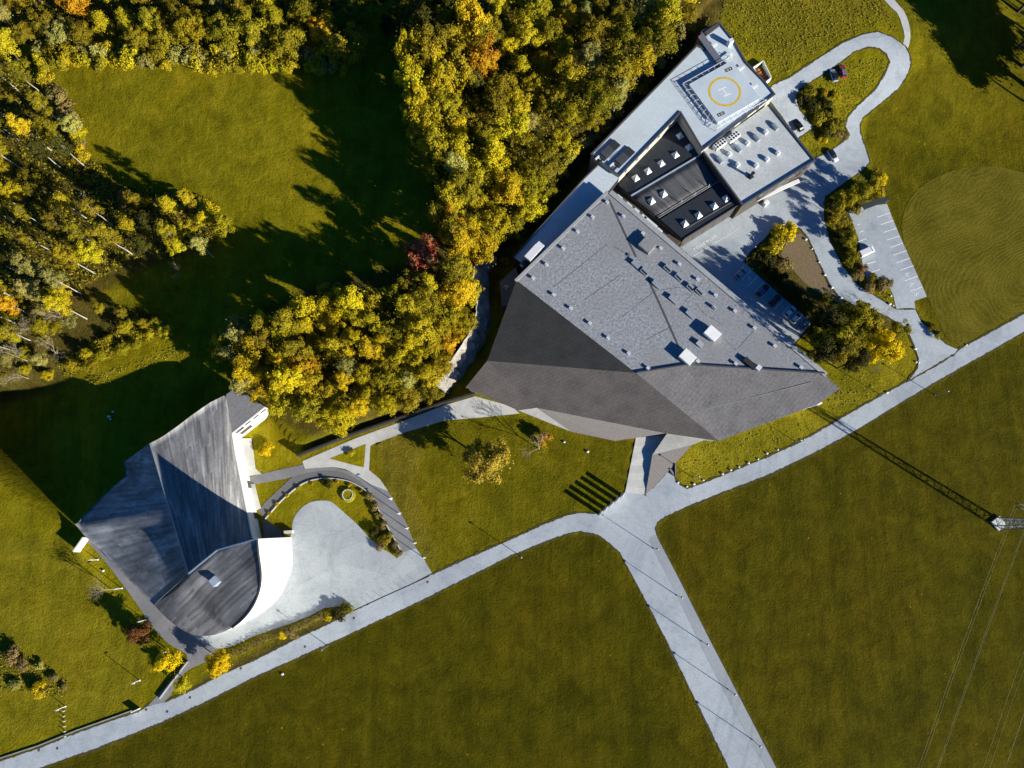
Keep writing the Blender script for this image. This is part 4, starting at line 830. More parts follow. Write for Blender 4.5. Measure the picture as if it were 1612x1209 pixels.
# service alley between the two roofs
al = thing('air_conditioner_row', 'row of pale cooling units in the alley beside the gravel roof', 'cooling units', at(1005, 330, 0))
al_z = 5.6
pa = [at(a, b, al_z) for a, b in ((958, 298), (975, 290), (1076, 378), (1064, 386))]
MB().prism([p.xy for p in pa], -0.5, al_z).build('alley_deck', M_BROWNWALL, al)
for px, py, lx in ((975, 310, 2.0), (990, 322, 2.2), (1002, 331, 1.8), (1014, 341, 2.0), (1024, 349, 5.2), (1038, 362, 2.0)):
    p = at(px, py, al_z + 1.2); mb = MB(); mb.box((p.x, p.y, al_z + 0.6), (lx, 1.0, 1.2), rzG); mb.build('cooling_unit', M_ACRYL, al, bevel=0.05)

# ============================================================ flat roofed block with skylight boxes
ZB = 10.3
bk = thing('flat_roof_block', 'square block with pale gravel roof and rows of white skylight boxes', 'building', at(1195, 240, 0))
BLK = [(1106.6, 238.7), (1209.7, 163.7), (1282, 253), (1168.6, 323)]
bp = wl_(BLK, ZB)
MB().prism([p.xy for p in bp], -1, ZB - 0.3).build('wall', M_BROWNWALL, bk)
MB().prism([p.xy for p in bp], ZB - 0.3, ZB).build('roof', surf('block roof gravel', (0.36, 0.39, 0.40), (0.58, 0.60, 0.60), 1.5, 0.95, 0.4, 0.08, (0.40, 0.42, 0.43), 0.09), bk)
mb = MB(); coping(mb, [bp[1], bp[2], bp[3], bp[0]], ZB + 0.22, 0.5, 0.5, False); mb.build('parapet', M_COPING, bk)
z2 = lambda x, y: (1080 + x / 7.327, 120 + y / 7.327)
rzB = ang((1209.7, 163.7, ZB), (1282, 253, ZB))
def skybox(mbx, lx, ly, h):
    mbx.box((0, 0, h / 2), (lx, ly, h)); mbx.add([(-lx / 2, -ly / 2, h), (lx / 2, -ly / 2, h), (lx / 2, ly / 2, h), (-lx / 2, ly / 2, h), (-lx / 2, 0, h + 0.25), (lx / 2, 0, h + 0.25)], [[0, 1, 5, 4], [2, 3, 4, 5], [1, 2, 5], [3, 0, 4]])
M_BLUEGLASS = plain('blue grey dome', (0.28, 0.34, 0.40), 0.35)
sb = MB(); skybox(sb, 2.4, 1.4, 0.8); sb0 = None
for q in ((1035, 570), (820, 700), (610, 825), (395, 955)):
    p = at(*z2(*q), ZB + 0.9); p.z = ZB
    if sb0 is None: sb0 = proto_child(sb, 'skylight', M_BLUEGLASS, bk, 0.03); sb0.location = p - ORG[bk.name]; sb0.rotation_euler = (0, 0, rzB)
    else: child_dup(sb0, bk, p, rzB)
sb = MB(); skybox(sb, 1.1, 1.4, 0.9); sb0 = None
for q in ((925, 635), (715, 760), (505, 890), (600, 1010), (1065, 875), (940, 950), (815, 1020)):
    p = at(*z2(*q), ZB + 0.9); p.z = ZB
    if sb0 is None: sb0 = proto_child(sb, 'skylight', M_ACRYL, bk, 0.03); sb0.location = p - ORG[bk.name]; sb0.rotation_euler = (0, 0, rzB)
    else: child_dup(sb0, bk, p, rzB)
for k in (0,):
    p = at(*z2(740, 1165), ZB); mb = MB(); mb.tube(p, p + Vector((0, 0, 2.7)), 0.45, 0.42, 12); mb.tube(p + Vector((0, 0, 2.7)), p + Vector((0, 0, 2.95)), 0.6, 0.6, 12); mb.box(p + Vector((0.1, 0.1, 0.3)), (1.5, 1.3, 0.6), rzB); mb.build('chimney', M_BLACK, bk)
rzF = ang((1106.6, 238.7, ZB), (1209.7, 163.7, ZB))
for q in ((395, 775), (552, 690)):
    p = at(*z2(*q), ZB + 1.9); t = MB(); t.box((p.x, p.y, ZB + 1.25), (4.2, 2.0, 1.5), rzF); o = t.build('condenser', M_WHITE, bk, bevel=0.04); R3 = Matrix.Rotation(rzF, 3, 'Z')
    g = MB()
    for i in range(4):
        for j in (-1, 1): c = Vector((p.x, p.y, 0)) + R3 @ Vector((-1.5 + i * 1.0, 0.48 * j, 0)); g = MB(); g.disc((c.x, c.y), 0.37, ZB + 2.0, ZB + 2.04, 14); g.build('fan', M_BLACK, o)
    for i in (-1, 1):
        for j in (-1, 1): c = Vector((p.x, p.y, 0)) + R3 @ Vector((1.8 * i, 0.8 * j, 0)); g = MB(); g.bar((c.x, c.y, ZB), (c.x, c.y, ZB + 0.5), 0.15, 0.15); g.build('leg', M_METAL, o)
p = at(1107, 219, ZB + 0.5); mb = MB(); mb.slab(wl_([(1103, 222), (1121, 211), (1128, 221), (1110, 233)], ZB + 0.5), 0.5); mb.build('link_roof', M_NAVY, bk)
mb = MB(); a, b = gp(1187, 318, 3.2), gp(1257, 287, 3.2); a.z = b.z = 3.2; mb.bar(a + Vector((0.3, 0.6, 0)), b + Vector((0.3, 0.6, 0)), 1.3, 0.3); mb.build('door_canopy', M_WHITE, bk)
mb = MB(); q = gp(1204, 322); mb.box(q + Vector((0, 0, 0.9)), (1.8, 1.2, 1.8), rzF); mb.build('entrance_box', M_WHITE, bk, bevel=0.05)
A, B = bp[3], bp[2]
for k in range(6):
    mb = MB(); wall_box(mb, A, B, 0.07 + k * 0.15, 0.17 + k * 0.15, 4.4, 6.2, 0.05); mb.build('window', M_GLASS, bk); mb = MB(); wall_box(mb, A, B, 0.07 + k * 0.15, 0.17 + k * 0.15, 7.4, 9.2, 0.05); mb.build('window', M_GLASS, bk)

# delivery terrace behind the gravel roof
tr = thing('delivery_terrace', 'shaded pale delivery terrace between the forest and the gravel roof', 'terrace', at(880, 345, 0))
TZ = 11.2
tp = [at(a, b, TZ) for a, b in ((921, 280), (946, 256), (976, 278), (958, 300), (836, 424), (809, 405))]
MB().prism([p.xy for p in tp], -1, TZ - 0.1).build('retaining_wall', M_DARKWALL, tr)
MB().prism([p.xy for p in tp], TZ - 0.1, TZ).build('surface', M_WINGROOF, tr)
mb = MB(); coping(mb, [tp[1], tp[0], tp[5]], TZ + 0.2, 0.4, 0.5, False); mb.build('parapet', M_COPING, tr)
a_ = [at(q, w, 4.0) for q, w in ((787, 444), (812, 420), (818, 440), (800, 480), (790, 482))]
lr = thing('delivery_ramp', 'small shaded ramp with a pale arrow below the delivery terrace', 'ramp', a_[0]); MB().prism([p.xy for p in a_], -1, 4.0).build('ramp_deck', M_PATH, lr)
p = at(797, 451, 4.01); mb = MB()
for a, b in (((0, 0.5), (-0.9, -0.25)), ((0, 0.5), (0.9, -0.25)), ((0, 0.3), (0, -1.0))): mb.bar((p.x + a[0], p.y + a[1], 4.015), (p.x + b[0], p.y + b[1], 4.02), 0.25, 0.02)
mb.build('arrow_marking', M_PAINT, lr)
# ============================================================ sail shaped building on the left
lb_ = thing('sail_roof_building', 'white building with streaked metal sail roofs and a tall curved front wall', 'building', at(300, 840, 0))
def solve_z(top, bot):
    b = at(bot[0], bot[1], 0); best = (1e9, 0)
    for i in range(0, 420):
        z = i * 0.1; a = at(top[0], top[1], z); d = (a.x - b.x) ** 2 + (a.y - b.y) ** 2
        if d < best[0]: best = (d, z)
    return best[1]
front = [((405, 848), (459, 846)), ((407, 871), (462, 871)), ((411, 902), (461, 902)), ((409, 927), (454, 928)), ((399, 953), (441, 949)), ((383, 974), (417, 969)), ((366, 988), (385, 984))]
fz = [solve_z(a, b) for a, b in front]
for i in range(1, len(fz)): fz[i] = min(fz[i], fz[i - 1] - 0.4)
fz[-1] = max(3.2, min(fz[-1], fz[-2] - 3))
ZC = fz[0]; print('front heights', [round(z, 1) for z in fz])
ftop = [at(a[0], a[1], z) for (a, b), z in zip(front, fz)]
ZV = 20.0
V0 = at(297, 903, ZV)
ridge = [V0, at(320, 884, ZV + (ZC - ZV) * 0.22), at(342, 866, ZV + (ZC - ZV) * 0.48), ftop[0]]
SWE = 3.2
sw = [at(242, 952, SWE), at(261, 972, SWE), at(277, 985, SWE), at(292, 995, SWE), at(308, 1000.5, SWE), at(324, 1001.5, SWE), at(340, 999, SWE), at(354, 994, SWE)]
fb = sw + smoothline(ftop[::-1], 4)
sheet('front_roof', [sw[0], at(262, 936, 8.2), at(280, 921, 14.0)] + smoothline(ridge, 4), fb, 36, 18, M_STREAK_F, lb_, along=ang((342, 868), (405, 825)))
zl = [7.5, 7.8, 8.0, 8.2, 8.4]
baseA = [at(297, 903, ZV - .2), at(320, 885, 17.0), at(342, 868, 14.5), at(370, 857.5, 11.3), at(397, 848, 8.2)]
topA = [at(236, 698, 13.0), at(255, 688, 12.4), at(278, 672, 11.6), at(300, 655, 10.9), at(330, 634, 10.2), at(356, 621, 9.5), at(361, 652, 8.8), at(364, 684, 8.2)]
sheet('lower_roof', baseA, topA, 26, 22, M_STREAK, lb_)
va, vb = at(297, 903, ZV - .2), at(236, 698, 13.0); valley = [va.lerp(vb, k / 6) for k in range(7)]
west = [at(242, 952, SWE), at(213, 923, SWE), at(185, 895, SWE), at(160, 867, SWE), at(135, 846, SWE + 0.3), at(118, 825, 4.2), at(138, 805, 4.0), at(155, 788, 3.9), at(178, 765, 4.0), at(201, 747, 4.3), at(193, 729, 4.8), at(214, 713, 8.8), at(236, 698, 13.0)]
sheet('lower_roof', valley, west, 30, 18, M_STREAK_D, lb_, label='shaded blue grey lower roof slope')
mb = MB(); mb.slab([at(356, 621, 9.45), at(372, 610, 9.6), at(418, 641, 8.6)], 0.3); mb.slab([at(356, 621, 9.45), at(418, 641, 8.6), at(364, 684, 8.15)], 0.3); mb.build('lower_roof', surf('plain grey sheet', (0.13, 0.13, 0.14), (0.20, 0.20, 0.21), 1.2, 0.7, 0.2, 0.03), lb_, label='plain grey roof corner beside the trees')
mb = MB()
for a, b in zip(valley, valley[1:]): mb.bar(a + Vector((0, 0, 0.12)), b + Vector((0, 0, 0.12)), 0.22, 0.06)
mb.build('ridge_cap', MATS['pale blue metal'], lb_)
mb = MB()
for a, b in zip(ridge[:], ridge[1:]): mb.bar(a + Vector((0, 0, 0.1)), b + Vector((0, 0, 0.1)), 0.35, 0.3)
mb.build('ridge_coping', MATS['pale blue metal'], lb_)
mb = MB()
for a, b in zip(fb[8:], fb[9:]): mb.bar(a + Vector((0, 0, 0.06)), b + Vector((0, 0, 0.06)), 0.4, 0.25)
mb.build('eave_coping', M_COPING, lb_)
# tall curved white wall under the front roof edge
cen = centroid(fb); mb = MB(); ww = fb
for a, b in zip(ww, ww[1:]):
    d = lambda p: p + Vector((cen.x - p.x, cen.y - p.y, 0)).normalized() * 0.12
    a, b = d(a), d(b); mb.poly([(a.x, a.y, -0.5), (b.x, b.y, -0.5), (b.x, b.y, b.z - 0.15), (a.x, a.y, a.z - 0.15)])
mb.build('front_wall', M_WHITE, lb_)
mb = MB()
for a, b in zip(ridge, ridge[1:]): mb.poly([(a.x, a.y, 2), (b.x, b.y, 2), (b.x, b.y, b.z - 0.1), (a.x, a.y, a.z - 0.1)])
mb.build('back_wall', M_WHITE, lb_)
# outer walls of the lower part
mb = MB(); east = [at(397, 848, 8.1), at(364, 684, 8.1), at(418, 641, 8.5)]
for a, b in zip(east, east[1:]): mb.poly([(a.x, a.y, -0.5), (b.x, b.y, -0.5), (b.x, b.y, b.z - 0.1), (a.x, a.y, a.z - 0.1)])
oth = [at(418, 641, 8.5), at(372, 610, 9.6), at(356, 621, 9.4)] + topA[:5][::-1] + west[::-1]
for a, b in zip(oth, oth[1:]):
    a = a + Vector((cen.x - a.x, cen.y - a.y, 0)).normalized() * 0.5; b = b + Vector((cen.x - b.x, cen.y - b.y, 0)).normalized() * 0.5
    mb.poly([(a.x, a.y, -0.5), (b.x, b.y, -0.5), (b.x, b.y, b.z - 0.3), (a.x, a.y, a.z - 0.3)])
mb.build('wall', M_WHITE, lb_)
mb = MB()
for a, b in zip(east, east[1:]): mb.bar(a + Vector((0, 0, 0.1)), b + Vector((0, 0, 0.1)), 0.5, 0.2)
mb.build('roof_edge', M_WHITE, lb_)
for t0, t1 in ((0.08, 0.30), (0.37, 0.53), (0.60, 0.76), (0.82, 0.97)):
    mb = MB(); wall_box(mb, east[1], east[2], t0, t1, 5.6 if t0 < 0.1 else 6.6, 7.6, 0.08); mb.build('window', M_GLASS, lb_)
for t0, t1 in ((0.30, 0.44),):
    mb = MB(); wall_box(mb, east[1], east[2], 0.10, 0.42, 2.0, 4.6, 0.08); mb.build('window', M_BROWNWALL, lb_)
for (t0, t1) in ((0.49, 0.56), (0.19, 0.25)):
    mb = MB(); wall_box(mb, east[0], east[1], t0, t1, 0.2, 2.8, 0.1); mb.build('door', M_BROWNWALL, lb_)
for ol_ in (((378, 690), (396, 690), (402, 737), (412, 746), (392, 749)), ((392, 761), (401, 762), (408, 790), (411, 800), (398, 806))):
    mb = MB(); mb.prism([gp(*q).xy for q in ol_], -0.2, 0.35); mb.build('terrace', M_PAVE, lb_)
_fr = [o for o in COL.objects if o.name == 'front_roof'][0]; _best = (1e9, 0)
for _v in _fr.data.vertices:
    _p = _v.co + ORG['front_roof']; _yl = _c * _p.y + _s * (_p.z - HC); _dp = _s * _p.y - _c * (_p.z - HC); _q = (CX + FPX * _p.x / _dp - 338) ** 2 + (CY - FPX * _yl / _dp - 915) ** 2
    if _q < _best[0]: _best = (_q, _p.z)
p = at(338, 915, _best[1] + 1.3); mb = MB(); rz = ang((242, 952), (297, 903)); mb.box(p + Vector((0, 0, -1.3)), (2.0, 2.2, 4.0), rz); mb.build('chimney', MATS['pale blue metal'], lb_, bevel=0.05)
w = thing('wing_wall', 'short pale leaning wall at the left corner of the sail roofed building', 'wall', gp(127, 858)); a, b = gp(136, 846, 1.75), gp(120, 868.5, 1.75); mb = MB(); mb.bar(a, b, 0.45, 3.5); mb.build('wall', surf('lime wash', (0.62, 0.62, 0.55), (0.72, 0.72, 0.65), 0.9), w)
mb = MB(); a, b = at(459, 837, 1.2), at(466, 836, 1.2); mb.bar(gp(448, 838, 0.8), gp(461, 837, 0.8), 0.9, 1.6); tag(mb.build('gate_wall', M_PAVE), 'small pale pier between the tall curved wall and the forecourt', 'wall')
mb = MB(); mb.prism([gp(*q).xy for q in ((415, 846), (444, 846), (443, 836), (421, 820), (413, 818))], -0.3, 0.10); tag(mb.build('service_court', M_DARKPATH), kind='structure')

# ============================================================ retaining wall, rock face
mb = MB(); wpx = [(471, 718), (553, 686), (653, 652), (700, 635), (748, 621)]
wv = [at(a, b, 0) for a, b in wpx]
for a, b in zip(wv, wv[1:]):
    mb.bar((a.x, a.y, 1.3), (b.x, b.y, 1.5), 0.5, 3.6)
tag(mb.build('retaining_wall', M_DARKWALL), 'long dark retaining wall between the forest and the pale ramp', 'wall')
rk = MB(); rr = random.Random(5)
lo = [(706, 622), (716, 606), (728, 594), (742, 574), (756, 552), (768, 530), (774, 505), (773, 478), (770, 455), (771, 430), (784, 408)]
lo = smoothpx(lo, 4); nrow = 7; rows = []
for j in range(nrow):
    t = j / (nrow - 1); row = []
    for i, q in enumerate(lo):
        p = at(q[0], q[1], 0); q0 = lo[max(0, i - 1)]; q1 = lo[min(len(lo) - 1, i + 1)]; d = (at(*q1) - at(*q0)).normalized(); nrm = Vector((-d.y, d.x, 0))
        h = 8.6 if 4 < i < len(lo) - 5 else 5.6
        row.append(p + nrm * (4.6 * t + rr.uniform(-0.95, 0.95) * (0.3 + math.sin(math.pi * t))) + Vector((0, 0, h * t ** 0.9 + rr.uniform(-.4, .4) * (1 if j else 0) - (0.4 if j == 0 else 0))))
    rows.append(row)
n = len(lo); rk.add([p for r in rows for p in r], [[j * n + i, j * n + i + 1, (j + 1) * n + i + 1, (j + 1) * n + i] for j in range(nrow - 1) for i in range(n - 1)])
tag(rk.build('rock_face', M_ROCK), 'pale rough rock face between the golden trees and the hall', 'rock face')
# low curb walls along the round ramp
mb = MB(); ri = smoothpx(RING_I, 4)
for a, b in zip(ri, ri[1:]):
    A, B = gp(*a), gp(*b); mb.bar(A + Vector((0, 0, 0.25)), B + Vector((0, 0, 0.25)), 0.25, 0.5)
tag(mb.build('curb_wall', M_PAVE), 'thin pale curb wall round the inside of the curved ramp', 'wall')
mb = MB(); cl = [(251, 1100), (262, 1085), (275, 1068), (288, 1051), (296, 1041)]
for a, b in zip(cl, cl[1:]): mb.bar(gp(*a, 0.4), gp(*b, 0.4), 0.3, 0.9)
tag(mb.build('garden_wall', M_CONC), 'pale low wall beside the gateway below the yellow tree', 'wall')
mb = MB(); cl = [(-20, 1200), (60, 1174), (120, 1150), (185, 1127), (207, 1119)]
for a, b in zip(cl, cl[1:]): mb.bar(gp(*a, 0.15), gp(*b, 0.15), 0.3, 0.4)
tag(mb.build('roadside_wall', M_CONC), 'long low wall along the left road edge', 'wall')
mb = MB(); mb.bar(gp(208, 1121, 0.8), gp(219, 1116, 0.8), 0.3, 1.6); tag(mb.build('gate_pier', M_WHITE), 'white gate sign at the left road edge', 'sign')
# flower bed with stone ring
c = gp(548, 779); t = thing('flower_bed', 'round mound with a ring of pale stones on the crescent lawn', 'flower bed', c)
m = MB(); m.tube(c, c + Vector((0, 0, 0.7)), 2.4, 1.9, 20); m.build('mound', M_GRASS, t)
for k in range(12):
    q = c + Vector((1.55 * math.cos(k * math.pi / 6), 1.55 * math.sin(k * math.pi / 6), 0.75)); m = MB(); m.box(q, (0.62, 0.26, 0.25), k * math.pi / 6 + math.pi / 2); m.build('stone', M_BOULDER, t)

# ============================================================ car port, bench, container
cp = thing('carport', 'dark slim carport roof at the top of the sunny car park', 'carport', gp(1379, 320))
pr = [at(a, b, 2.7) for a, b in ((1356, 322), (1396, 308.5), (1401, 314.5), (1361, 330))]
MB().prism([p.xy for p in pr], 2.5, 2.72).build('roof', plain('slate sheet', (0.03, 0.035, 0.042), 0.7), cp)
for p in pr:
    q = p + (centroid(pr) + Vector((0, 0, 2.7)) - p) * 0.06; m = MB(); m.bar((q.x, q.y, 0), (q.x, q.y, 2.5), 0.14, 0.14); m.build('post', M_METAL, cp)
be = thing('park_bench', 'pale wooden bench on the grass beside the right tip of the hall', 'bench', gp(1297, 564), math.radians(35))
wood = plain('pale wood', (0.62, 0.55, 0.42), 0.7)
for nm, c, s in (('seat', (0, 0, 0.45), (2.2, 0.5, 0.08)), ('backrest', (0, 0.28, 0.75), (2.2, 0.07, 0.4)), ('leg', (-0.85, 0, 0.2), (0.1, 0.45, 0.4)), ('leg', (0.85, 0, 0.2), (0.1, 0.45, 0.4))):
    m = MB(); m.box(c, s); o = m.build(nm, wood, None, bevel=0.01); o.parent = be
co = thing('open_container', 'white open topped pit with rusty scrap beside the helipad wing', 'container', gp(1201, 110))
q = [at(a, b, 10.4) for a, b in ((1187, 104), (1203, 93.5), (1215.5, 120), (1203, 130))]; zg = gp(1201, 112).z
m = MB()
for i in range(4): m.bar((q[i].x, q[i].y, zg + 0.9), (q[(i + 1) % 4].x, q[(i + 1) % 4].y, zg + 0.9), 0.25, 2.2)
m.build('wall', M_WHITE, co); m = MB(); m.prism([p.xy for p in q], zg - 0.6, zg - 0.1); m.build('floor', M_PAVE, co)
m = MB(); s = at(1199, 118, zg + 0.6)
for k in range(5): m.ico(s + Vector((k * 0.7 - 1.2, -k * 0.9 + 1.8, -0.1)), 0.9, (1.2, 0.9, 0.8), k, 0.3, 1)
m.build('scrap', M_RUST, co)

# ============================================================ vehicles
def car_paint(name, c):
    m = plain(name, c, 0.28, 0.1, 0.5, 0.03); m.node_tree.nodes['Principled BSDF'].inputs['Coat Weight'].default_value = 0.5; return m
def loft_body(m, secs):
    """secs: list of (x, halfwidth, zlow, zhigh)"""
    n = 8; vs = []
    for x, w, z0, z1 in secs:
        r = min(0.14, (z1 - z0) * 0.3)
        for y, z in ((-w + r, z0), (w - r, z0), (w, z0 + r), (w, z1 - r), (w - r, z1), (-w + r, z1), (-w, z1 - r), (-w, z0 + r)): vs.append((x, y, z))
    fs = [[i * n + k, i * n + (k + 1) % n, (i + 1) * n + (k + 1) % n, (i + 1) * n + k] for i in range(len(secs) - 1) for k in range(n)]
    fs += [list(range(n))[::-1], [(len(secs) - 1) * n + k for k in range(n)]]
    return m.add(vs, fs)
def car(lab, px, py, rz, paint, kind='hatch', roofmat=None, zoff=0.09, cat='car'):
    p = gp(px, py, 0.9); p.z = H(p.x, p.y) + zoff
    t = thing('parked_car' if cat == 'car' else 'delivery_van', lab, cat, p, rz); t.scale = (1.1, 1.1, 1.1)
    def part(m, nm, mat, bev=0.0, par=None, sm_=False):
        o = m.build(nm, mat, None, sm_, bevel=bev); o.parent = par or t; return o
    if kind == 'van':
        part(loft_body(MB(), [(-2.6, 0.85, 0.45, 1.9), (-2.5, 0.97, 0.35, 2.2), (0.9, 0.97, 0.35, 2.25), (1.5, 0.96, 0.35, 1.75), (2.1, 0.94, 0.35, 1.15), (2.55, 0.86, 0.4, 0.9)]), 'body', paint)
        part(MB().slab([(0.98, -0.82, 2.17), (1.52, -0.84, 1.74), (1.52, 0.84, 1.74), (0.98, 0.82, 2.17)], -0.03), 'windscreen', M_GLASS); part(MB().box((-2.57, 0, 1.55), (0.08, 1.4, 0.55)), 'rear_window', M_GLASS)
        part(MB().box((0.6, 0, 1.6), (1.0, 1.97, 0.5)), 'side_window', M_GLASS); wx = (-1.6, 1.65); L = 2.55
    else:
        est = kind == 'estate'
        part(loft_body(MB(), [(-2.15, 0.72, 0.42, 0.85), (-2.05, 0.86, 0.30, 0.98), (-1.2, 0.90, 0.28, 1.0), (0.9, 0.90, 0.28, 0.98), (1.7, 0.87, 0.28, 0.88), (2.1, 0.76, 0.36, 0.72)]), 'body', paint)
        back = -2.0 if est else -1.75
        part(loft_body(MB(), [(back, 0.70, 0.9, 1.0), (back + 0.45, 0.70, 0.9, 1.42), (0.2, 0.72, 0.9, 1.46), (1.05, 0.74, 0.9, 0.98)]), 'window_band', M_GLASS)
        part(MB().box((back / 2 + 0.25, 0, 1.465), (1.55 if not est else 1.8, 1.24, 0.05)), 'roof', roofmat or paint, 0.02); wx = (-1.3, 1.3); L = 2.1
        for s in (-1, 1): part(MB().box((0.65, 0.95 * s, 0.98), (0.14, 0.2, 0.12)), 'mirror', paint, 0.02)
    for x in wx:
        for s in (-1, 1):
            m = MB(); m.tube((x, s * 0.80, 0.31), (x, s * 0.93, 0.31), 0.31, 0.31, 14); w = part(m, 'wheel', M_RUBBER); m = MB(); m.tube((x, s * 0.931, 0.31), (x, s * 0.94, 0.31), 0.19, 0.19, 10); part(m, 'rim', M_METAL, 0, w)
    for s in (-1, 1):
        part(MB().box((L - 0.1, 0.6 * s, 0.64), (0.16, 0.32, 0.14)), 'headlight', M_ACRYL, 0.03); part(MB().box((-L + 0.05, 0.62 * s, 0.78), (0.1, 0.26, 0.16)), 'tail_light', MATS['red lamp'], 0.02)
    return t
PW = car_paint('white car paint', (0.75, 0.77, 0.80)); PB = car_paint('black car paint', (0.015, 0.016, 0.018)); PBL = car_paint('blue car paint', (0.02, 0.10, 0.32)); PG = car_paint('grey car paint', (0.30, 0.36, 0.44)); PR = car_paint('red car paint', (0.40, 0.02, 0.04)); PBR = car_paint('taupe car paint', (0.22, 0.17, 0.18))
rzP = ang((1140 + 16.5, 400 + 33), (1140 + 32, 400 + 17.5))
car('grey blue car with dark windows, first in the shaded row nearest the dark roof', 1166.8, 430, rzP, PG)
car('blue roofed dark car in the middle of the shaded row', 1201.6, 457, rzP, PB, roofmat=PBL)
car('all black car in the shaded row', 1220, 472.5, rzP, PB)
car('white car left of the other white car in the shaded row', 1243.8, 491, rzP, PW)
car('white estate car beside the last blue car in the shaded row', 1253.7, 499.5, rzP, PW, 'estate')
car('small blue car at the corner end of the shaded row', 1266, 511.5, rzP, PBL)
car('black car with a white roof patch by the block above the yellow grass', 1257, 197, ang((1262, 204), (1252, 189)), PB, roofmat=PB)
car('white car with black roof on the drive below the shrubs', 1311.5, 245, ang((1307, 239), (1315, 251)), PW, 'estate', roofmat=PB)
car('red tailed taupe car parked on the loop of grass', 1327, 112, math.radians(95), PR, 'estate', roofmat=PBR)
car('dark car in shade beside the red tailed car', 1313, 118, math.radians(100), PG, 'estate', roofmat=PB)
car('white van parked alone in the sunny car park', 1363.5, 397, ang((1349, 404), (1378, 391)), PW, 'van', cat='van')
# box lorry on the terrace
p = at(836, 401, TZ + 3); p.z = TZ; rz = ang((826, 413, TZ), (847, 390, TZ)); t = thing('box_lorry', 'white box lorry on the shaded delivery terrace', 'lorry', p, rz)
for nm, c, s, mt in (('cargo_box', (0.9, 0, 2.1), (5.4, 2.4, 2.5), PW), ('tail_section', (4.35, 0, 1.9), (1.35, 2.35, 2.1), PW), ('chassis', (0.6, 0, 0.65), (8.6, 1.4, 0.3), M_BLACK), ('cab', (-3.0, 0, 1.4), (1.5, 2.2, 1.5), PB), ('bumper', (-3.95, 0.35, 0.8), (0.5, 1.2, 0.5), PW)):
    m = MB(); m.box(c, s); o = m.build(nm, mt, None, bevel=0.05); o.parent = t
for x in (-2.9, 2.0, 3.4):
    for s in (-1, 1): m = MB(); m.tube((x, s * 0.8, 0.45), (x, s * 1.1, 0.45), 0.45, 0.45, 14); o = m.build('wheel', M_RUBBER, None); o.parent = t

# ============================================================ lamps, posts, boulders
def lamp_proto(name, h, mat, arm, cat, headmat):
    t = thing(name, 'x', cat, (0, 0, -100)); m = MB(); m.tube((0, 0, 0), (0, 0, h), 0.11, 0.07, 8); o = m.build('pole', mat, None); o.parent = t
    m = MB(); m.tube((0, 0, 0), (0, 0, 0.15), 0.28, 0.24, 10); o = m.build('base', mat, None); o.parent = t
    if arm:
        m = MB(); m.bar((0, 0, h), (arm, 0, h + 0.15), 0.08, 0.08); o = m.build('arm', mat, None); o.parent = t
        m = MB(); m.box((arm + 0.25, 0, h + 0.14), (0.8, 0.32, 0.14)); o = m.build('lamp_head', headmat, None, bevel=0.03); o.parent = t
    else:
        m = MB(); m.tube((0, 0, h), (0, 0, h + 0.18), 0.34, 0.30, 14); m.tube((0, 0, h + 0.18), (0, 0, h + 0.3), 0.30, 0.05, 14); o = m.build('lamp_head', headmat, None); o.parent = t
    return t
def place(proto, items, group, rz=0.0, used=[]):
    for it in items:
        px, py, lab = it[:3]; p = gp(px, py); r = it[3] if len(it) > 3 else rz
        if proto.name not in used:
            used.append(proto.name); proto.location = p; proto.rotation_euler = (0, 0, r); proto['label'] = lab; proto['group'] = group
        else: dup(proto, p, r, None, lab, group)
lampA = lamp_proto('street_lamp', 6.8, M_POLE, 0, 'street lamp', M_POLE)
place(lampA, [(1028, 863, 'dark street lamp on the junction plaza'), (1065, 937, 'dark street lamp on the branch footpath, nearest the junction'), (1104, 1009, 'dark street lamp on the branch footpath, second from the junction'), (1146, 1085, 'dark street lamp on the branch footpath, third from the junction'), (1184, 1164, 'dark street lamp on the branch footpath, nearest the bottom edge'),
             (820, 876, 'dark street lamp on the field edge below the curved road'), (516, 1017, 'dark street lamp on the field edge below the hedge'), (1472, 622, 'dark street lamp on the field edge at the right bend'), (1385, 621, 'dark street lamp on the grass above the right road'), (1252, 695, 'dark street lamp behind the boulders near the pylon shadow'), (1091, 752, 'dark street lamp near the canopy boulders')], 'street lamps along the roads')
lampB = lamp_proto('path_lamp', 5.0, M_WHITEPOLE, 0.6, 'path lamp', M_WHITEPOLE)
place(lampB, [(616, 786, 'white path lamp on the curved ramp, topmost of five'), (629, 809, 'white path lamp on the curved ramp, second of five'), (641, 832, 'white path lamp on the curved ramp, middle of five'), (653, 855, 'white path lamp on the curved ramp, fourth of five'), (667, 878, 'white path lamp at the road end of the curved ramp'),
             (154, 881, 'white path lamp left of the sail roof, topmost'), (192, 926, 'white path lamp beside the bare pale tree'), (229, 976, 'white path lamp above the rust brown tree'), (262, 1026, 'white path lamp in the yellow tree by the gate'), (220, 1071, 'white path lamp on the grass left of the gateway'), (103, 1112, 'white path lamp below the fenced shrub patch')], 'white path lamps', math.radians(10))
bol = thing('bollard_lamp', 'x', 'bollard', (0, 0, -100)); m = MB(); m.tube((0, 0, 0), (0, 0, 0.9), 0.12, 0.12, 8); o = m.build('post', M_WHITEPOLE, None); o.parent = bol; m = MB(); m.tube((0, 0, 0.9), (0, 0, 1.05), 0.2, 0.14, 10); o = m.build('cap', M_BOULDER, None); o.parent = bol
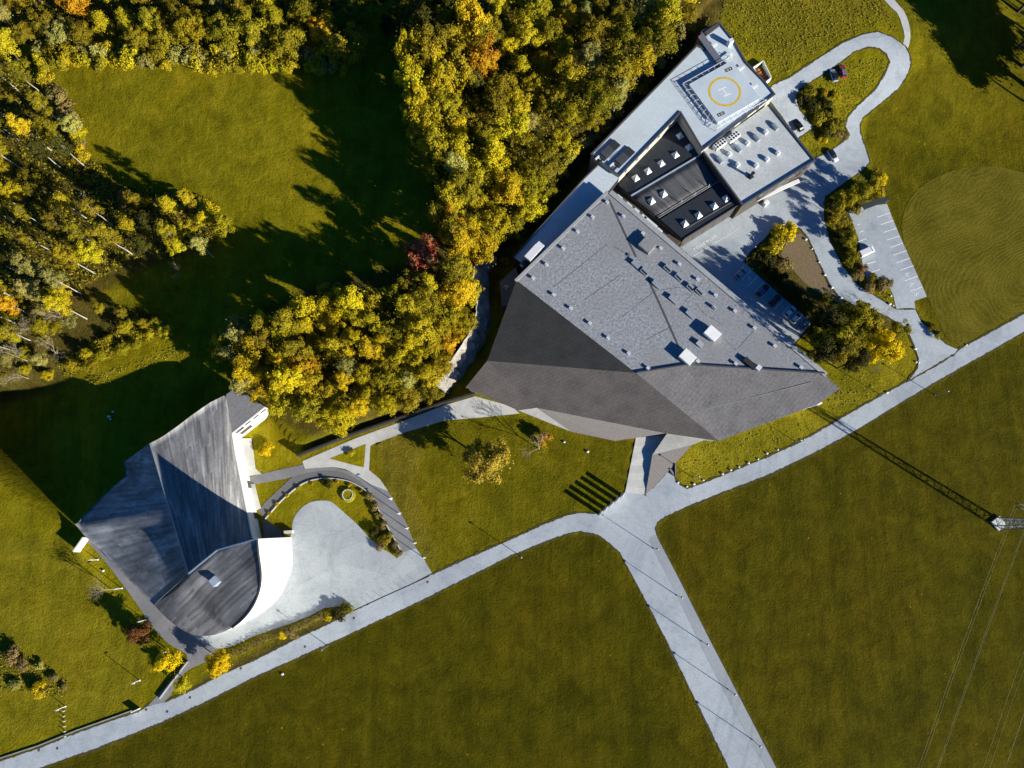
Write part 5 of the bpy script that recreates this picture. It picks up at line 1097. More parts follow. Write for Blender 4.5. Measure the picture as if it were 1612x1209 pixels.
place(bol, [(1188, 390, 'white bollard on the yard edge nearest the yellow shrub'), (1177, 397, 'white bollard on the yard edge, second below the yellow shrub'), (1175, 409, 'white bollard at the corner of the yard planting'), (1183, 425, 'white bollard between the first two yard stalls'), (1225, 359, 'white bollard in the yellow shrub at the drive')], 'white bollards at the yard edge')
for i, (px, py, lab) in enumerate([(1067, 759.5, 'pale boulder at the plaza corner of the sunny bank'), (1081, 766, 'pale boulder at the curve of the sunny bank'), (1092, 762, 'small pale boulder, third from the plaza along the bank'), (1107, 756, 'large pale boulder, fourth from the plaza along the bank'), (1137, 746, 'pale boulder, fifth from the plaza along the bank'), (1150, 740, 'large pale boulder, sixth from the plaza along the bank'), (1163, 735, 'pale boulder, seventh from the plaza along the bank'), (1178, 729, 'pale boulder, eighth from the plaza along the bank'), (1193, 723, 'small pale boulder, ninth from the plaza along the bank'), (1207, 714, 'pale boulder, tenth from the plaza along the bank'), (1224, 708, 'pale boulder, eleventh from the plaza along the bank'), (1261, 693, 'pale boulder left of the pylon shadow on the bank'), (1396, 618, 'pale boulder at the right end of the bank'),
                                  (1268, 377, 'pale boulder on the brown island edge, topmost'), (1278, 392, 'pale boulder on the brown island edge, second from the top'), (1289, 413, 'pale boulder on the brown island edge, third from the top'), (1298, 433, 'pale boulder on the brown island edge, fourth from the top'), (1309, 453, 'pale boulder on the brown island edge, fifth from the top'), (1324, 469, 'pale boulder on the brown island edge, lowest'),
                                  (1402, 466, 'pale boulder on the tip of the car park island, upper'), (1400, 479, 'pale boulder on the tip of the car park island, lower left'), (1406, 481, 'pale boulder on the tip of the car park island, lower right'), (1440, 549, 'pale boulder beside the big gold tree at the drive'), (1442, 570, 'pale boulder at the drive mouth, left one of the pair'), (1446, 571, 'pale boulder at the drive mouth, right one of the pair'), (1521, 543, 'pale boulder at the corner of the mown field and road'),
                                  (178, 648, 'white stone in the shaded meadow, topmost of three'), (172, 656, 'white stone in the shaded meadow, middle of three'), (174, 660, 'white stone in the shaded meadow, lowest of three'), (445, 1061, 'pale block on the field below the hedge'), (925, 711, 'pale stone in the lawn below the hall'), (888, 696, 'small pale stone on the lawn near the bare shrub'), (163, 898, 'small pale stone below the topmost white path lamp')]):
    p = gp(px, py); r = 0.30 + 0.20 * random.random(); m = MB(); m.ico(p + Vector((0, 0, r * 0.45)), r, (1.15, 0.9, 0.8), i, 0.14, 2)
    o = m.build('boulder', M_BOULDER, None, True, loc=p); tag(o, lab, 'boulder', 'pale boulders')
# small fence of posts
fp = None
for k in range(6):
    p = gp(102 + k * 0.4, 1119 + k * 8); m = MB(); m.bar(p, p + Vector((0, 0, 1.0)), 0.16, 0.16)
    if fp is None: fp = m.build('fence_post', M_BOULDER, None, loc=p); o = fp
    else: o = fp.copy(); COL.objects.link(o); o.location = p
    tag(o, 'pale fence post, number %s down from the lamp below the shrub patch' % ('one', 'two', 'three', 'four', 'five', 'six')[k], 'fence post', 'short row of pale fence posts')

# ============================================================ pylon and wires
pb = gp(1571, 824); py_ = thing('power_pylon', 'lattice power pylon on a pale footing in the right field', 'pylon', pb)
MB().box(pb + Vector((0, 0, 0.25)), (3.2, 3.2, 0.7), 0.6).build('footing', M_BOULDER, py_, bevel=0.05)
HP = 29.0; ax = math.radians(-24); ux = Vector((math.cos(ax), math.sin(ax), 0)); uy = Vector((-ux.y, ux.x, 0))
def leg(i, j, t): w = 1.35 * (1 - t) + 0.5 * t; return pb + ux * (i * w) + uy * (j * w) + Vector((0, 0, 0.4 + (HP - 0.4) * t))
for i, j in ((-1, -1), (1, -1), (1, 1), (-1, 1)):
    m = MB(); m.bar(leg(i, j, 0), leg(i, j, 1), 0.2, 0.2); m.build('leg', M_METAL, py_)
m = MB(); NS = 16
for k in range(NS):
    t0, t1 = k / NS, (k + 1) / NS
    for (a, b), (c, d) in (((-1, -1), (1, -1)), ((1, -1), (1, 1)), ((1, 1), (-1, 1)), ((-1, 1), (-1, -1))):
        if k % 2: a, b, c, d = c, d, a, b
        m.bar(leg(a, b, t0), leg(c, d, t1), 0.10, 0.10); m.bar(leg(a, b, t0), leg(c, d, t0), 0.08, 0.08)
m.build('lattice_bracing', M_METAL, py_)
tips = []
for z, w in ((23.5, 10.0), (26.5, 12.5)):
    m = MB()
    for s in (-1, 1):
        tip = pb + ux * (s * w) + Vector((0, 0, z)); tips += [tip, pb + ux * (s * w * 0.62) + Vector((0, 0, z))]
        for e in (-1, 1):
            m.bar(pb + ux * s * 0.5 + uy * e * 0.5 + Vector((0, 0, z)), tip, 0.14, 0.14); m.bar(pb + ux * s * 0.5 + uy * e * 0.5 + Vector((0, 0, z + 1.5)), tip, 0.12, 0.12)
        for k in range(1, 5): q = pb + ux * (s * (0.5 + (w - 0.5) * k / 5)); dz = 1.5 * (1 - k / 5); e = 0.5 * (1 - k / 5); m.bar(q + uy * e + Vector((0, 0, z)), q - uy * e + Vector((0, 0, z)), 0.1, 0.1); m.bar(q + uy * e + Vector((0, 0, z)), q + uy * e + Vector((0, 0, z + dz)), 0.1, 0.1)
    m.build('cross_arm', M_METAL, py_)
for tp_ in tips:
    m = MB(); m.tube(tp_, tp_ - Vector((0, 0, 1.4)), 0.13, 0.13, 8); m.build('insulator', M_NAVY, py_)
tips.append(pb + Vector((0, 0, HP)))
wdir = -uy
wi = 0
for tp_ in sorted(tips, key=lambda p: (p - pb).dot(ux)):
    a = tp_ - Vector((0, 0, 1.4 if tp_.z < HP - 1 else 0)); m = MB(); pts = []
    for k in range(13): t = k / 12; pts.append(a + wdir * (300 * t) - Vector((0, 0, 10 * 4 * t * (1 - t) * 0.9)))
    for k in range(12): m.tube(pts[k], pts[k + 1], 0.019, 0.019, 4)
    nm = ('first', 'second', 'third', 'fourth', 'fifth', 'sixth', 'seventh', 'eighth', 'ninth')[wi]; wi += 1
    tag(m.build('power_cable', M_WIRE), 'thin pale power cable over the right field, %s from the left' % nm, 'cable', 'power cables from the pylon')
# ============================================================ vegetation
LEAF = {
 'yellow green': leaf_material('yellow green leaves', (0.27, 0.228, 0.006), (0.55, 0.43, 0.014)),
 'gold': leaf_material('gold leaves', (0.40, 0.295, 0.006), (0.68, 0.50, 0.012), (0.48, 0.38, 0.010)),
 'orange': leaf_material('orange leaves', (0.42, 0.20, 0.008), (0.66, 0.34, 0.014), (0.60, 0.40, 0.010)),
 'olive': leaf_material('olive leaves', (0.13, 0.112, 0.006), (0.31, 0.25, 0.012), (0.36, 0.28, 0.010)),
 'grey green': leaf_material('grey green leaves', (0.24, 0.22, 0.05), (0.46, 0.41, 0.10)),
 'dark green': leaf_material('dark green leaves', (0.035, 0.036, 0.006), (0.09, 0.085, 0.010)),
 'red': leaf_material('red leaves', (0.50, 0.17, 0.07), (0.80, 0.24, 0.11), (0.62, 0.42, 0.13)),
 'ochre': leaf_material('ochre leaves', (0.30, 0.205, 0.02), (0.56, 0.39, 0.045), None, 0.1),
 'rust': leaf_material('rust leaves', (0.12, 0.045, 0.015), (0.26, 0.10, 0.03)),
 'bright gold': leaf_material('bright gold leaves', (0.56, 0.41, 0.004), (0.86, 0.63, 0.008), None, 0.1),
 'brown': leaf_material('brown leaves', (0.17, 0.125, 0.035), (0.36, 0.27, 0.09)),
}
def leaves_mesh(name, clumps, per, smin, smax, rnd):
    vs = []; fs = []; cc = sum((c for c, _, _ in clumps), Vector()) / len(clumps)
    for c, r, sq in clumps:
        for _ in range(int(per * (0.7 + 0.6 * rnd.random()))):
            d = Vector((rnd.gauss(0, 1), rnd.gauss(0, 1), rnd.gauss(0, 1) + 0.25)).normalized()
            rad = r * (0.45 + 0.62 * rnd.random() ** 0.6)
            p = c + Vector((d.x * rad, d.y * rad, d.z * rad * sq))
            n = (d * 0.75 + (p - cc).normalized() * 0.55 + Vector((rnd.uniform(-.75, .75), rnd.uniform(-.75, .75), rnd.uniform(-0.4, .8)))).normalized()
            a = n.cross(Vector((rnd.uniform(-1, 1), rnd.uniform(-1, 1), rnd.uniform(-1, 1)))).normalized(); b = n.cross(a)
            s = rnd.uniform(smin, smax) * 0.5; e = s * rnd.uniform(0.55, 0.9); k = len(vs); up = n * (s * 0.25)
            vs += [p - a * s, p - b * e + up, p + a * s, p + b * e + up]; fs.append((k, k + 1, k + 2, k + 3))
    if len(clumps) > 20:                                   # loose sprays between the clumps
        for _ in range(int(len(clumps) * per * 0.3)):
            c1, c2 = rnd.choice(clumps), rnd.choice(clumps); p = c1[0].lerp(c2[0], rnd.uniform(-0.25, 0.6)) + Vector((rnd.gauss(0, .5), rnd.gauss(0, .5), rnd.gauss(0, .5)))
            n = ((p - cc).normalized() + Vector((rnd.uniform(-.8, .8), rnd.uniform(-.8, .8), rnd.uniform(-.3, .9)))).normalized(); a = n.cross(Vector((rnd.uniform(-1, 1), rnd.uniform(-1, 1), rnd.uniform(-1, 1)))).normalized(); b = n.cross(a)
            s = rnd.uniform(smin, smax) * 0.5; e = s * rnd.uniform(0.45, 0.8); k = len(vs); vs += [p - a * s, p - b * e, p + a * s, p + b * e]; fs.append((k, k + 1, k + 2, k + 3))
    me = bpy.data.meshes.new(name); me.from_pydata([tuple(v) for v in vs], [], fs); me.materials.append(LEAF['olive']); return me
def trunk_mesh(h, r, limbs, rnd, mat, lean=0.0, name='trunk'):
    m = MB(); pts = [Vector((0, 0, -0.4))]; n = 5
    for k in range(1, n + 1): pts.append(Vector((rnd.uniform(-.12, .12) * k, rnd.uniform(-.12, .12) * k, h * k / n)))
    rs = [r * (1.25 if k == 0 else 1 - 0.8 * k / n) for k in range(n + 1)]; m.path(pts, rs, 7)
    for c in limbs:
        t = rnd.uniform(0.45, 0.9); a = pts[0].lerp(pts[-1], t); mid = a.lerp(c, 0.55) + Vector((0, 0, 0.4)); m.path([a, mid, c], [r * 0.4, r * 0.25, r * 0.08], 5)
    me = bpy.data.meshes.new(name); me.from_pydata([tuple(p) for p in m.v], [], m.f); me.materials.append(mat); return me
def tree_proto(kind, seed):
    rnd = random.Random(seed); cl = []
    if kind == 'round':      # 13 m tall, crown radius about 4
        for _ in range(38):
            d = Vector((rnd.gauss(0, 1), rnd.gauss(0, 1), rnd.gauss(0, 1))).normalized(); f = rnd.uniform(0.35, 1.12)
            cl.append((Vector((d.x * 3.1 * f, d.y * 3.1 * f, 8.6 + d.z * 3.6 * f)), rnd.uniform(0.5, 1.25), rnd.uniform(0.6, 1.0)))
        cr = leaves_mesh('crown', cl, 125, 0.26, 0.52, rnd); tk = trunk_mesh(9.5, 0.24, [c[0] for c in cl[:8]], rnd, M_TRUNK)
    elif kind == 'broad':
        for _ in range(54):
            d = Vector((rnd.gauss(0, 1), rnd.gauss(0, 1), abs(rnd.gauss(0, 0.9)) - 0.25)).normalized(); f = rnd.uniform(0.4, 1.0)
            cl.append((Vector((d.x * 4.4 * f, d.y * 4.4 * f, 6.6 + d.z * 4.0 * f)), rnd.uniform(0.5, 1.2), rnd.uniform(0.6, 0.95)))
        cr = leaves_mesh('crown', cl, 115, 0.25, 0.5, rnd); tk = trunk_mesh(8.0, 0.28, [c[0] for c in cl[:10]], rnd, M_TRUNK)
    elif kind == 'tall':     # 20 m tall slender crown on a pale bare trunk
        for k in range(34):
            z = 10 + 9.6 * (k / 33); w = 2.7 * math.sin(math.pi * (0.2 + 0.75 * k / 33)) + 0.4; q = rnd.uniform(0, 6.28); f = rnd.uniform(0.3, 1)
            cl.append((Vector((math.cos(q) * w * f, math.sin(q) * w * f, z)), rnd.uniform(0.5, 1.05), rnd.uniform(0.6, 0.9)))
        cr = leaves_mesh('crown', cl, 95, 0.27, 0.52, rnd); tk = trunk_mesh(18.5, 0.20, [c[0] for c in cl[:12:2]], rnd, M_PALETRUNK)
    elif kind == 'shrub':    # 2.4 m tall, radius about 1.7
        for _ in range(11):
            q = rnd.uniform(0, 6.28); f = rnd.uniform(0.1, 1.0) ** 0.6
            cl.append((Vector((math.cos(q) * 1.25 * f, math.sin(q) * 1.25 * f, rnd.uniform(0.6, 1.8 - 0.6 * f))), rnd.uniform(0.45, 0.8), 0.8))
        cr = leaves_mesh('crown', cl, 85, 0.22, 0.42, rnd); tk = trunk_mesh(1.4, 0.07, [c[0] for c in cl[:6]], rnd, M_TRUNK, name='stem')
    elif kind == 'bare':
        m = MB()
        def grow(p, d, L, r, depth):
            q = p + d * L; m.tube(p, q, r, r * 0.65, 5)
            if depth == 0: return
            for _ in range(3 if depth > 1 else 4):
                nd = (d + Vector((rnd.uniform(-.8, .8), rnd.uniform(-.8, .8), rnd.uniform(-0.2, .55)))).normalized(); grow(q, nd, L * rnd.uniform(0.62, 0.85), r * 0.6, depth - 1)
        grow(Vector((0, 0, -0.3)), Vector((0.03, 0, 1)), 4.0, 0.22, 5)
        tk = bpy.data.meshes.new('trunk'); tk.from_pydata([tuple(p) for p in m.v], [], m.f); tk.materials.append(M_TWIG)
        cl = [(Vector((rnd.gauss(0, 2.0), rnd.gauss(0, 2.0), rnd.uniform(7, 12))), 1.3, 0.9) for _ in range(10)]; cr = leaves_mesh('crown', cl, 16, 0.25, 0.4, rnd)
    return tk, cr
PROTO = {k: [tree_proto(k, 100 * i + len(k)) for i in range(n)] for k, n in (('round', 5), ('broad', 3), ('tall', 4), ('shrub', 4), ('bare', 3))}
NAMES = {'round': 'broadleaf_tree', 'broad': 'broadleaf_tree', 'tall': 'slender_tree', 'shrub': 'shrub', 'bare': 'bare_tree'}
VR = random.Random(11)
def plant(kind, colour, px, py, s, sz=None, label=None, group=None, mid=None, cat='tree', var=None):
    """px, py: where the middle of the crown shows; s: width scale, sz: height scale"""
    sz = sz or s; mid = mid if mid is not None else {'round': 8.6, 'broad': 6.8, 'tall': 15, 'shrub': 1.1, 'bare': 7.5}[kind]
    p = gbase(px, py, mid * sz)
    tk, cr = VR.choice(PROTO[kind]) if var is None else PROTO[kind][var]
    t = bpy.data.objects.new(NAMES[kind], None); COL.objects.link(t); t.location = p; t.rotation_euler = (0, 0, VR.uniform(0, 6.28)); t.scale = (s, s, sz)
    tag(t, label, 'shrub' if kind == 'shrub' else cat, group)
    a = bpy.data.objects.new('stem' if kind == 'shrub' else 'trunk', tk); COL.objects.link(a); a.parent = t
    b = bpy.data.objects.new('crown', cr); COL.objects.link(b); b.parent = t
    b.material_slots[0].link = 'OBJECT'; b.material_slots[0].material = LEAF[colour]
    return t
# --- single trees and shrubs seen in the open
plant('broad', 'ochre', 766, 724, 1.6, 1.25, 'big rounded dull gold tree standing alone on the lawn below the hall', var=0)
plant('bare', 'gold', 850, 704, 0.85, 0.75, 'half bare tree with a golden side on the lawn near the hall', var=0)
plant('shrub', 'orange', 858, 690, 1.5, 1.9, 'orange shrubby growth at the half bare tree on the lawn')
plant('shrub', 'bright gold', 418, 706, 1.5, 1.2, 'bright yellow shrub on the grass beside the white stepped terrace')
plant('round', 'bright gold', 262, 1040, 1.05, 0.75, 'bright yellow tree at the corner of the grey path and gateway', var=1)
plant('broad', 'bright gold', 343, 1045, 0.86, 0.66, 'bright orange gold round tree between the forecourt and the road', var=1)
plant('round', 'yellow green', 287, 1078, 0.72, 0.5, 'light yellow green small tree beside the road at the gateway', var=2)
plant('round', 'rust', 219, 997, 0.9, 0.62, 'rust brown tree left of the grey path', var=3)
plant('bare', 'brown', 160, 930, 0.8, 0.7, 'pale bare tree left of the sail roof', var=1)
for px, py, c, s, lab in [(18, 1030, 'brown', 1.7, 'large brown shrub at the left picture edge'), (34, 1045, 'brown', 1.3, 'brown shrub in the left patch beside the edge one'), (60, 1048, 'grey green', 1.0, 'dull green shrub at the top of the left shrub patch'), (84, 1068, 'brown', 0.9, 'brown shrub at the right end of the left shrub patch'), (100, 1082, 'brown', 0.7, 'small brown shrub in the right corner of the left shrub patch'), (62, 1086, 'gold', 1.5, 'golden shrub at the bottom of the left shrub patch'), (22, 1078, 'grey green', 1.1, 'olive shrub at the lower left of the left shrub patch'),
                         (443, 1000, 'bright gold', 0.9, 'yellow shrub in the roadside hedge strip below the forecourt'), (456, 998, 'brown', 1.0, 'brown shrub in the roadside hedge strip beside the yellow one'), (463, 1001, 'brown', 0.8, 'small brown shrub right of the other brown one in the hedge strip'), (518, 968, 'gold', 1.0, 'golden brown shrub near the right end of the hedge strip'), (532, 966, 'dark green', 1.6, 'dark rounded shrub near the right end of the hedge strip'), (545, 957, 'olive', 1.2, 'olive shrub at the tip of the hedge strip'),
                         (590, 838, 'dark green', 1.2, 'dark round shrub at the lower tip of the crescent lawn'), (607, 848, 'olive', 1.3, 'olive shrub right of the dark one on the crescent lawn'), (600, 858, 'brown', 1.1, 'brown shrub below the dark one on the crescent lawn'), (516, 761, 'dark green', 1.0, 'dark flat shrub at the top of the crescent lawn'), (552, 713, 'yellow green', 0.8, 'small light shrub on the triangular lawn')]:
    plant('shrub', c, px, py, s, s * 0.85, lab)
hedge = [(582, 782), (590, 797), (597, 812), (604, 827), (612, 842), (620, 857), (627, 870)]
for k, (px, py) in enumerate(hedge): plant('shrub', 'brown', px, py, 0.85, 0.75, 'brown hedge shrub along the curved ramp, number %d from the top' % (k + 1), 'brown hedge shrubs along the curved ramp')
hedge = [(424, 808), (436, 794), (452, 780), (470, 768), (490, 761), (510, 758), (530, 758), (550, 764), (568, 772)]
for k, (px, py) in enumerate(hedge): plant('shrub', 'gold', px, py, 0.42, 0.45, 'low golden edging shrub inside the curb, number %d from the left' % (k + 1), 'low edging shrubs inside the curb')
# drive and yard planting
for kind, c, px, py, s, sz, lab in [
    ('broad', 'bright gold', 1391, 545, 1.25, 1.7, 'big bright golden tree beside the drive mouth'), ('round', 'olive', 1416, 518, 0.8, 0.8, 'olive tree right behind the big golden tree'), ('broad', 'olive', 1352, 500, 1.15, 1.7, 'large olive tree above the big golden tree'), ('broad', 'olive', 1330, 518, 1.05, 1.7, 'large olive tree between the hall tip and the drive'), ('round', 'olive', 1320, 497, 0.85, 0.9, 'olive tree on the shaded edge of the brown island'), ('bare', 'brown', 1390, 492, 0.45, 0.45, 'small bare tree leaning over the drive'), ('round', 'dark green', 1358, 560, 0.9, 0.7, 'dark tree below the big golden tree'), ('bare', 'brown', 1378, 584, 0.4, 0.35, 'small bare shrubby tree on the bank below the golden tree'),
    ('round', 'dark green', 1303, 548, 1.2, 1.95, 'tall dark tree beside the lower yard corner'), ('round', 'olive', 1316, 552, 1.1, 1.8, 'tall olive tree above the bench'), ('round', 'olive', 1338, 538, 1.2, 1.75, 'tall olive tree in the middle of the shaded group'), ('round', 'dark green', 1346, 566, 1.0, 1.4, 'dark tree at the bank side of the shaded group'), ('round', 'olive', 1372, 505, 1.0, 1.2, 'tall olive tree left of the big golden tree'),
    ('round', 'dark green', 1300, 506, 1.25, 1.95, 'tall dark tree at the lower end of the brown island'), ('round', 'olive', 1312, 534, 1.3, 2.0, 'tall olive tree in the dark group beside the yard'),
    ('round', 'yellow green', 1376, 289, 0.62, 0.7, 'light tree at the field corner above the carport'), ('round', 'olive', 1360, 302, 0.62, 0.72, 'olive tree above the car park, left of the light one'), ('round', 'yellow green', 1340, 314, 0.6, 0.68, 'light tree over the shaded drive above the car park corner'), ('round', 'olive', 1322, 328, 0.55, 0.66, 'olive tree at the inner edge of the shaded drive'),
    ('round', 'olive', 1330, 357, 0.75, 0.55, 'reddish olive tree at the car park corner'), ('round', 'olive', 1340, 375, 0.75, 0.6, 'olive tree beside the car park, below the reddish one'), ('round', 'dark green', 1292, 500, 0.8, 0.7, 'dark tree at the shaded end of the yard stalls')]:
    plant(kind, c, px, py, s, sz, lab)
for px, py, c, s, lab in [(1237, 362, 'bright gold', 2.4, 'big yellow shrub where the yard meets the drive'), (1222, 385, 'yellow green', 1.9, 'light green shrub below the big yellow one at the yard'), (1226, 372, 'yellow green', 1.6, 'light shrub left of the big yellow one at the yard'), (1203, 392, 'bright gold', 1.0, 'small bright yellow shrub on the yard edge'), (1201, 421, 'orange', 0.8, 'small orange shrub in the shade behind the stalls'), (1192, 402, 'dark green', 1.2, 'dark shrub at the yard corner'), (1212, 405, 'dark green', 1.6, 'dark shrub behind the yard corner'), (1215, 428, 'dark green', 1.6, 'dark shrub behind the second stall'), (1232, 440, 'dark green', 1.9, 'dark shrub behind the middle stalls'), (1250, 462, 'dark green', 1.8, 'dark shrub behind the black car'), (1268, 482, 'dark green', 1.7, 'dark shrub behind the white cars'), (1238, 415, 'brown', 1.5, 'brown shrub in the shaded island'), (1256, 452, 'brown', 0.9, 'brown shrub in the middle of the island'), (1276, 487, 'olive', 1.0, 'small olive shrub near the white cars'), (1300, 470, 'olive', 1.3, 'olive shrub at the lower island edge'),
                         (1358, 421, 'rust', 1.1, 'small red shrub at the car park edge'), (1345, 395, 'olive', 1.6, 'olive shrub left of the white van'), (1338, 410, 'olive', 1.4, 'olive shrub below the van on the island'), (1350, 435, 'brown', 1.3, 'brown shrub on the lower island'), (1375, 436, 'yellow green', 0.9, 'pale shrub at the foot of the car park stalls'), (1402, 445, 'brown', 0.8, 'small pale brown shrub on the island tip'), (1390, 448, 'brown', 1.4, 'brown shrub on the island tip'), (1370, 452, 'brown', 1.2, 'brown shrub below the pale one on the island'),
                         (1386, 280, 'bright gold', 1.6, 'big yellow shrub at the field corner above the car park'), (1362, 300, 'olive', 2.0, 'olive shrub left of the big yellow field shrub'), (1345, 305, 'yellow green', 1.8, 'light shrub above the car park corner'), (1325, 312, 'yellow green', 1.8, 'light shrub beside the shaded drive'), (1310, 322, 'dark green', 1.5, 'dark shrub at the edge of the shaded drive'), (1345, 328, 'olive', 1.5, 'olive shrub left of the carport'), (1383, 302, 'gold', 1.4, 'golden shrub above the carport'), (1312, 345, 'yellow green', 1.2, 'light shrub on the upper island edge'), (1320, 372, 'dark green', 1.3, 'dark shrub on the island beside the drive'),
                         (1265, 155, 'dark green', 1.5, 'dark shrub at the left end of the drive loop'), (1275, 140, 'olive', 1.4, 'olive shrub on the drive loop near its left end'), (1280, 165, 'dark green', 1.7, 'dark shrub in the middle of the drive loop'), (1290, 185, 'olive', 1.6, 'olive shrub above the yellow grass'), (1300, 160, 'dark green', 1.5, 'dark shrub right of the middle of the drive loop'), (1305, 178, 'olive', 1.6, 'olive shrub at the right of the loop planting'), (1315, 195, 'olive', 1.9, 'large olive shrub at the drive bend'), (1300, 205, 'dark green', 1.5, 'dark shrub near the drive bend'), (1322, 211, 'brown', 1.2, 'reddish brown shrub at the drive bend'), (1298, 145, 'gold', 0.9, 'golden shrub below the dark car'), (1317, 150, 'gold', 1.0, 'golden shrub below the red tailed car'), (1332, 213, 'brown', 0.9, 'bare brown shrub overhanging the drive'), (1297, 218, 'bright gold', 1.1, 'yellow shrub near the car with black roof'),
                         (1468, 515, 'olive', 0.9, 'olive shrub in the ditch right of the drive'), (1478, 528, 'olive', 1.0, 'lower olive shrub in the ditch right of the drive'), (795, 411, 'orange', 1.0, 'orange shrub in the shade left of the lorry'), (1318, 615, 'brown', 0.7, 'small brown shrub at the right tip of the hall')]:
    plant('shrub', c, px, py, s, s * 0.85, lab)
# trees outside the frame at the upper right whose shade falls on the field
for k, (px, py, s) in enumerate(((1668, 52, 1.9), (1705, 105, 2.0), (1690, 0, 1.9), (1750, 70, 1.9), (1660, -40, 1.9), (1730, 30, 1.9), (1700, 70, 1.8), (1750, 130, 1.8), (1640, -70, 1.8), (1660, 20, 1.7), (1690, -40, 1.8), (1720, -10, 1.9), (1760, 10, 1.9), (1680, 85, 1.7), (1725, 140, 1.8), (1790, 100, 1.9), (1700, -80, 1.9))):
    plant('broad', 'olive', px, py, s, 2.5, 'tall olive tree beyond the upper right corner, number %d' % (k + 1), 'trees beyond the upper right corner')

# --- the woods
NEAR = [(1050, 70, 'beside the upper helipad wing'), (1090, 5, 'at the top edge above the helipad wing'), (985, 140, 'left of the helipad'), (930, 60, 'in the upper wood near the helipad'), (900, 215, 'beside the louvred pits'), (850, 130, 'in the middle of the upper wood'), (860, 300, 'above the delivery terrace'), (800, 230, 'in the wood left of the wing'), (820, 30, 'at the top edge of the main wood'), (725, 40, 'in the upper left of the main wood'), (690, 150, 'on the meadow side of the main wood'), (745, 140, 'in the thick of the upper wood'), (710, 250, 'at the shaded meadow edge'), (760, 330, 'above the red tree'), (700, 330, 'just above the red tree, meadow side'), (735, 440, 'beside the red tree, rock side'), (720, 520, 'at the top of the rock face'), (650, 470, 'just below the red tree'), (680, 580, 'at the foot of the rock face'), (620, 560, 'in the middle of the lower wood'), (640, 625, 'above the dark retaining wall'), (560, 620, 'above the left end of the retaining wall'), (560, 520, 'in the upper part of the lower wood'), (500, 560, 'in the golden heart of the lower wood'), (480, 480, 'on the shaded edge of the lower wood'), (440, 620, 'behind the sail roofed building'), (390, 560, 'at the left end of the lower wood'), (350, 540, 'at the left tip of the lower wood'),
        (30, 30, 'in the top left corner'), (130, 40, 'in the top left wood'), (230, 40, 'above the sunny meadow, left part'), (330, 50, 'above the middle of the sunny meadow'), (430, 45, 'above the right part of the sunny meadow'), (530, 50, 'at the right end of the top wood'), (20, 200, 'at the left edge beside the sunny meadow'), (100, 200, 'at the left corner of the sunny meadow'), (20, 350, 'at the left edge, middle height'), (120, 330, 'in the left wood'), (210, 330, 'in the left wood below the meadow'), (310, 345, 'at the meadow tip of the left wood'), (30, 440, 'at the left edge above the bare trees'), (110, 450, 'in the shade of the left wood'), (60, 540, 'around the bare trees at the left edge'), (200, 520, 'on the sunny left glade edge'), (600, 20, 'in the dark gap of the top wood')]
todo = []
def near(px, py): return min(NEAR, key=lambda q: (q[0] - px) ** 2 + (q[1] - py) ** 2)[2]
def scatter(poly, spacing, pick, jitter_seed):
    rnd = random.Random(jitter_seed); xs = [p[0] for p in poly]; ys = [p[1] for p in poly]; got = []
    for _ in range(6000):
        q = (rnd.uniform(min(xs), max(xs)), rnd.uniform(min(ys), max(ys)))
        if not inpoly(np.array([q[0]]), np.array([q[1]]), poly)[0]: continue
        if any((q[0] - g[0]) ** 2 + (q[1] - g[1]) ** 2 < spacing ** 2 for g in got): continue
        got.append(q); todo.append((q[0], q[1]) + pick(q, rnd))
def pickf(weights, kinds, s0, s1, zf):
    def f(q, rnd):
        w = weights(q) if callable(weights) else weights
        c = rnd.choices(list(w), list(w.values()))[0]; k = rnd.choices(list(kinds), list(kinds.values()))[0]; s = rnd.uniform(s0, s1)
        return k, c, s, s * rnd.uniform(zf * 0.88, zf * 1.12)
    return f
def wmain(q):
    x, y = q
    if y > 430: return {'yellow green': 4, 'gold': 3.4, 'olive': 1.2, 'grey green': 0.5, 'orange': 0.35}
    if x > 880: return {'yellow green': 2, 'gold': 0.7, 'olive': 4.2, 'grey green': 1.0, 'orange': 0.12}
    if x < 800 and y < 150: return {'olive': 4, 'gold': 0.8, 'yellow green': 1.6, 'grey green': 1, 'dark green': 1.2, 'orange': .1}
    return {'yellow green': 3.5, 'gold': 1.4, 'olive': 3, 'grey green': 0.9, 'orange': 0.1}
MAIN1 = [(690, -40), (1105, -40), (1085, 30), (1045, 78), (1000, 128), (955, 170), (900, 215), (868, 280), (845, 340), (800, 370), (762, 380), (752, 470), (722, 520), (700, 440), (715, 380), (690, 300), (668, 200), (640, 170), (650, 100)]
MAIN2 = [(345, 535), (400, 505), (470, 478), (560, 468), (620, 450), (690, 435), (745, 450), (748, 480), (728, 530), (695, 585), (690, 620), (620, 640), (545, 660), (480, 655), (430, 630), (395, 600)]
scatter(MAIN1, 31, pickf(wmain, {'round': 5, 'broad': 3, 'tall': 0.6}, 0.72, 1.45, 1.0), 3)
scatter([(648, 70), (705, 50), (725, 200), (735, 310), (700, 335), (672, 250), (645, 170)], 23, pickf({'yellow green': 2, 'gold': 1, 'olive': 3.5, 'grey green': 0.6}, {'broad': 3, 'round': 2}, 0.85, 1.1, 1.15), 13)
scatter(MAIN2, 25, pickf(wmain, {'round': 5, 'broad': 2, 'tall': 0.5}, 0.78, 1.15, 1.0), 4)
TOP = [(-30, -40), (580, -40), (588, 45), (550, 78), (430, 62), (330, 64), (225, 60), (120, 54), (50, 62), (-30, 80)]
scatter(TOP, 33, pickf({'yellow green': 2.0, 'gold': 0.6, 'olive': 5, 'grey green': 0.8, 'orange': 0.3}, {'round': 5, 'broad': 2}, 0.75, 1.35, 1.05), 5)
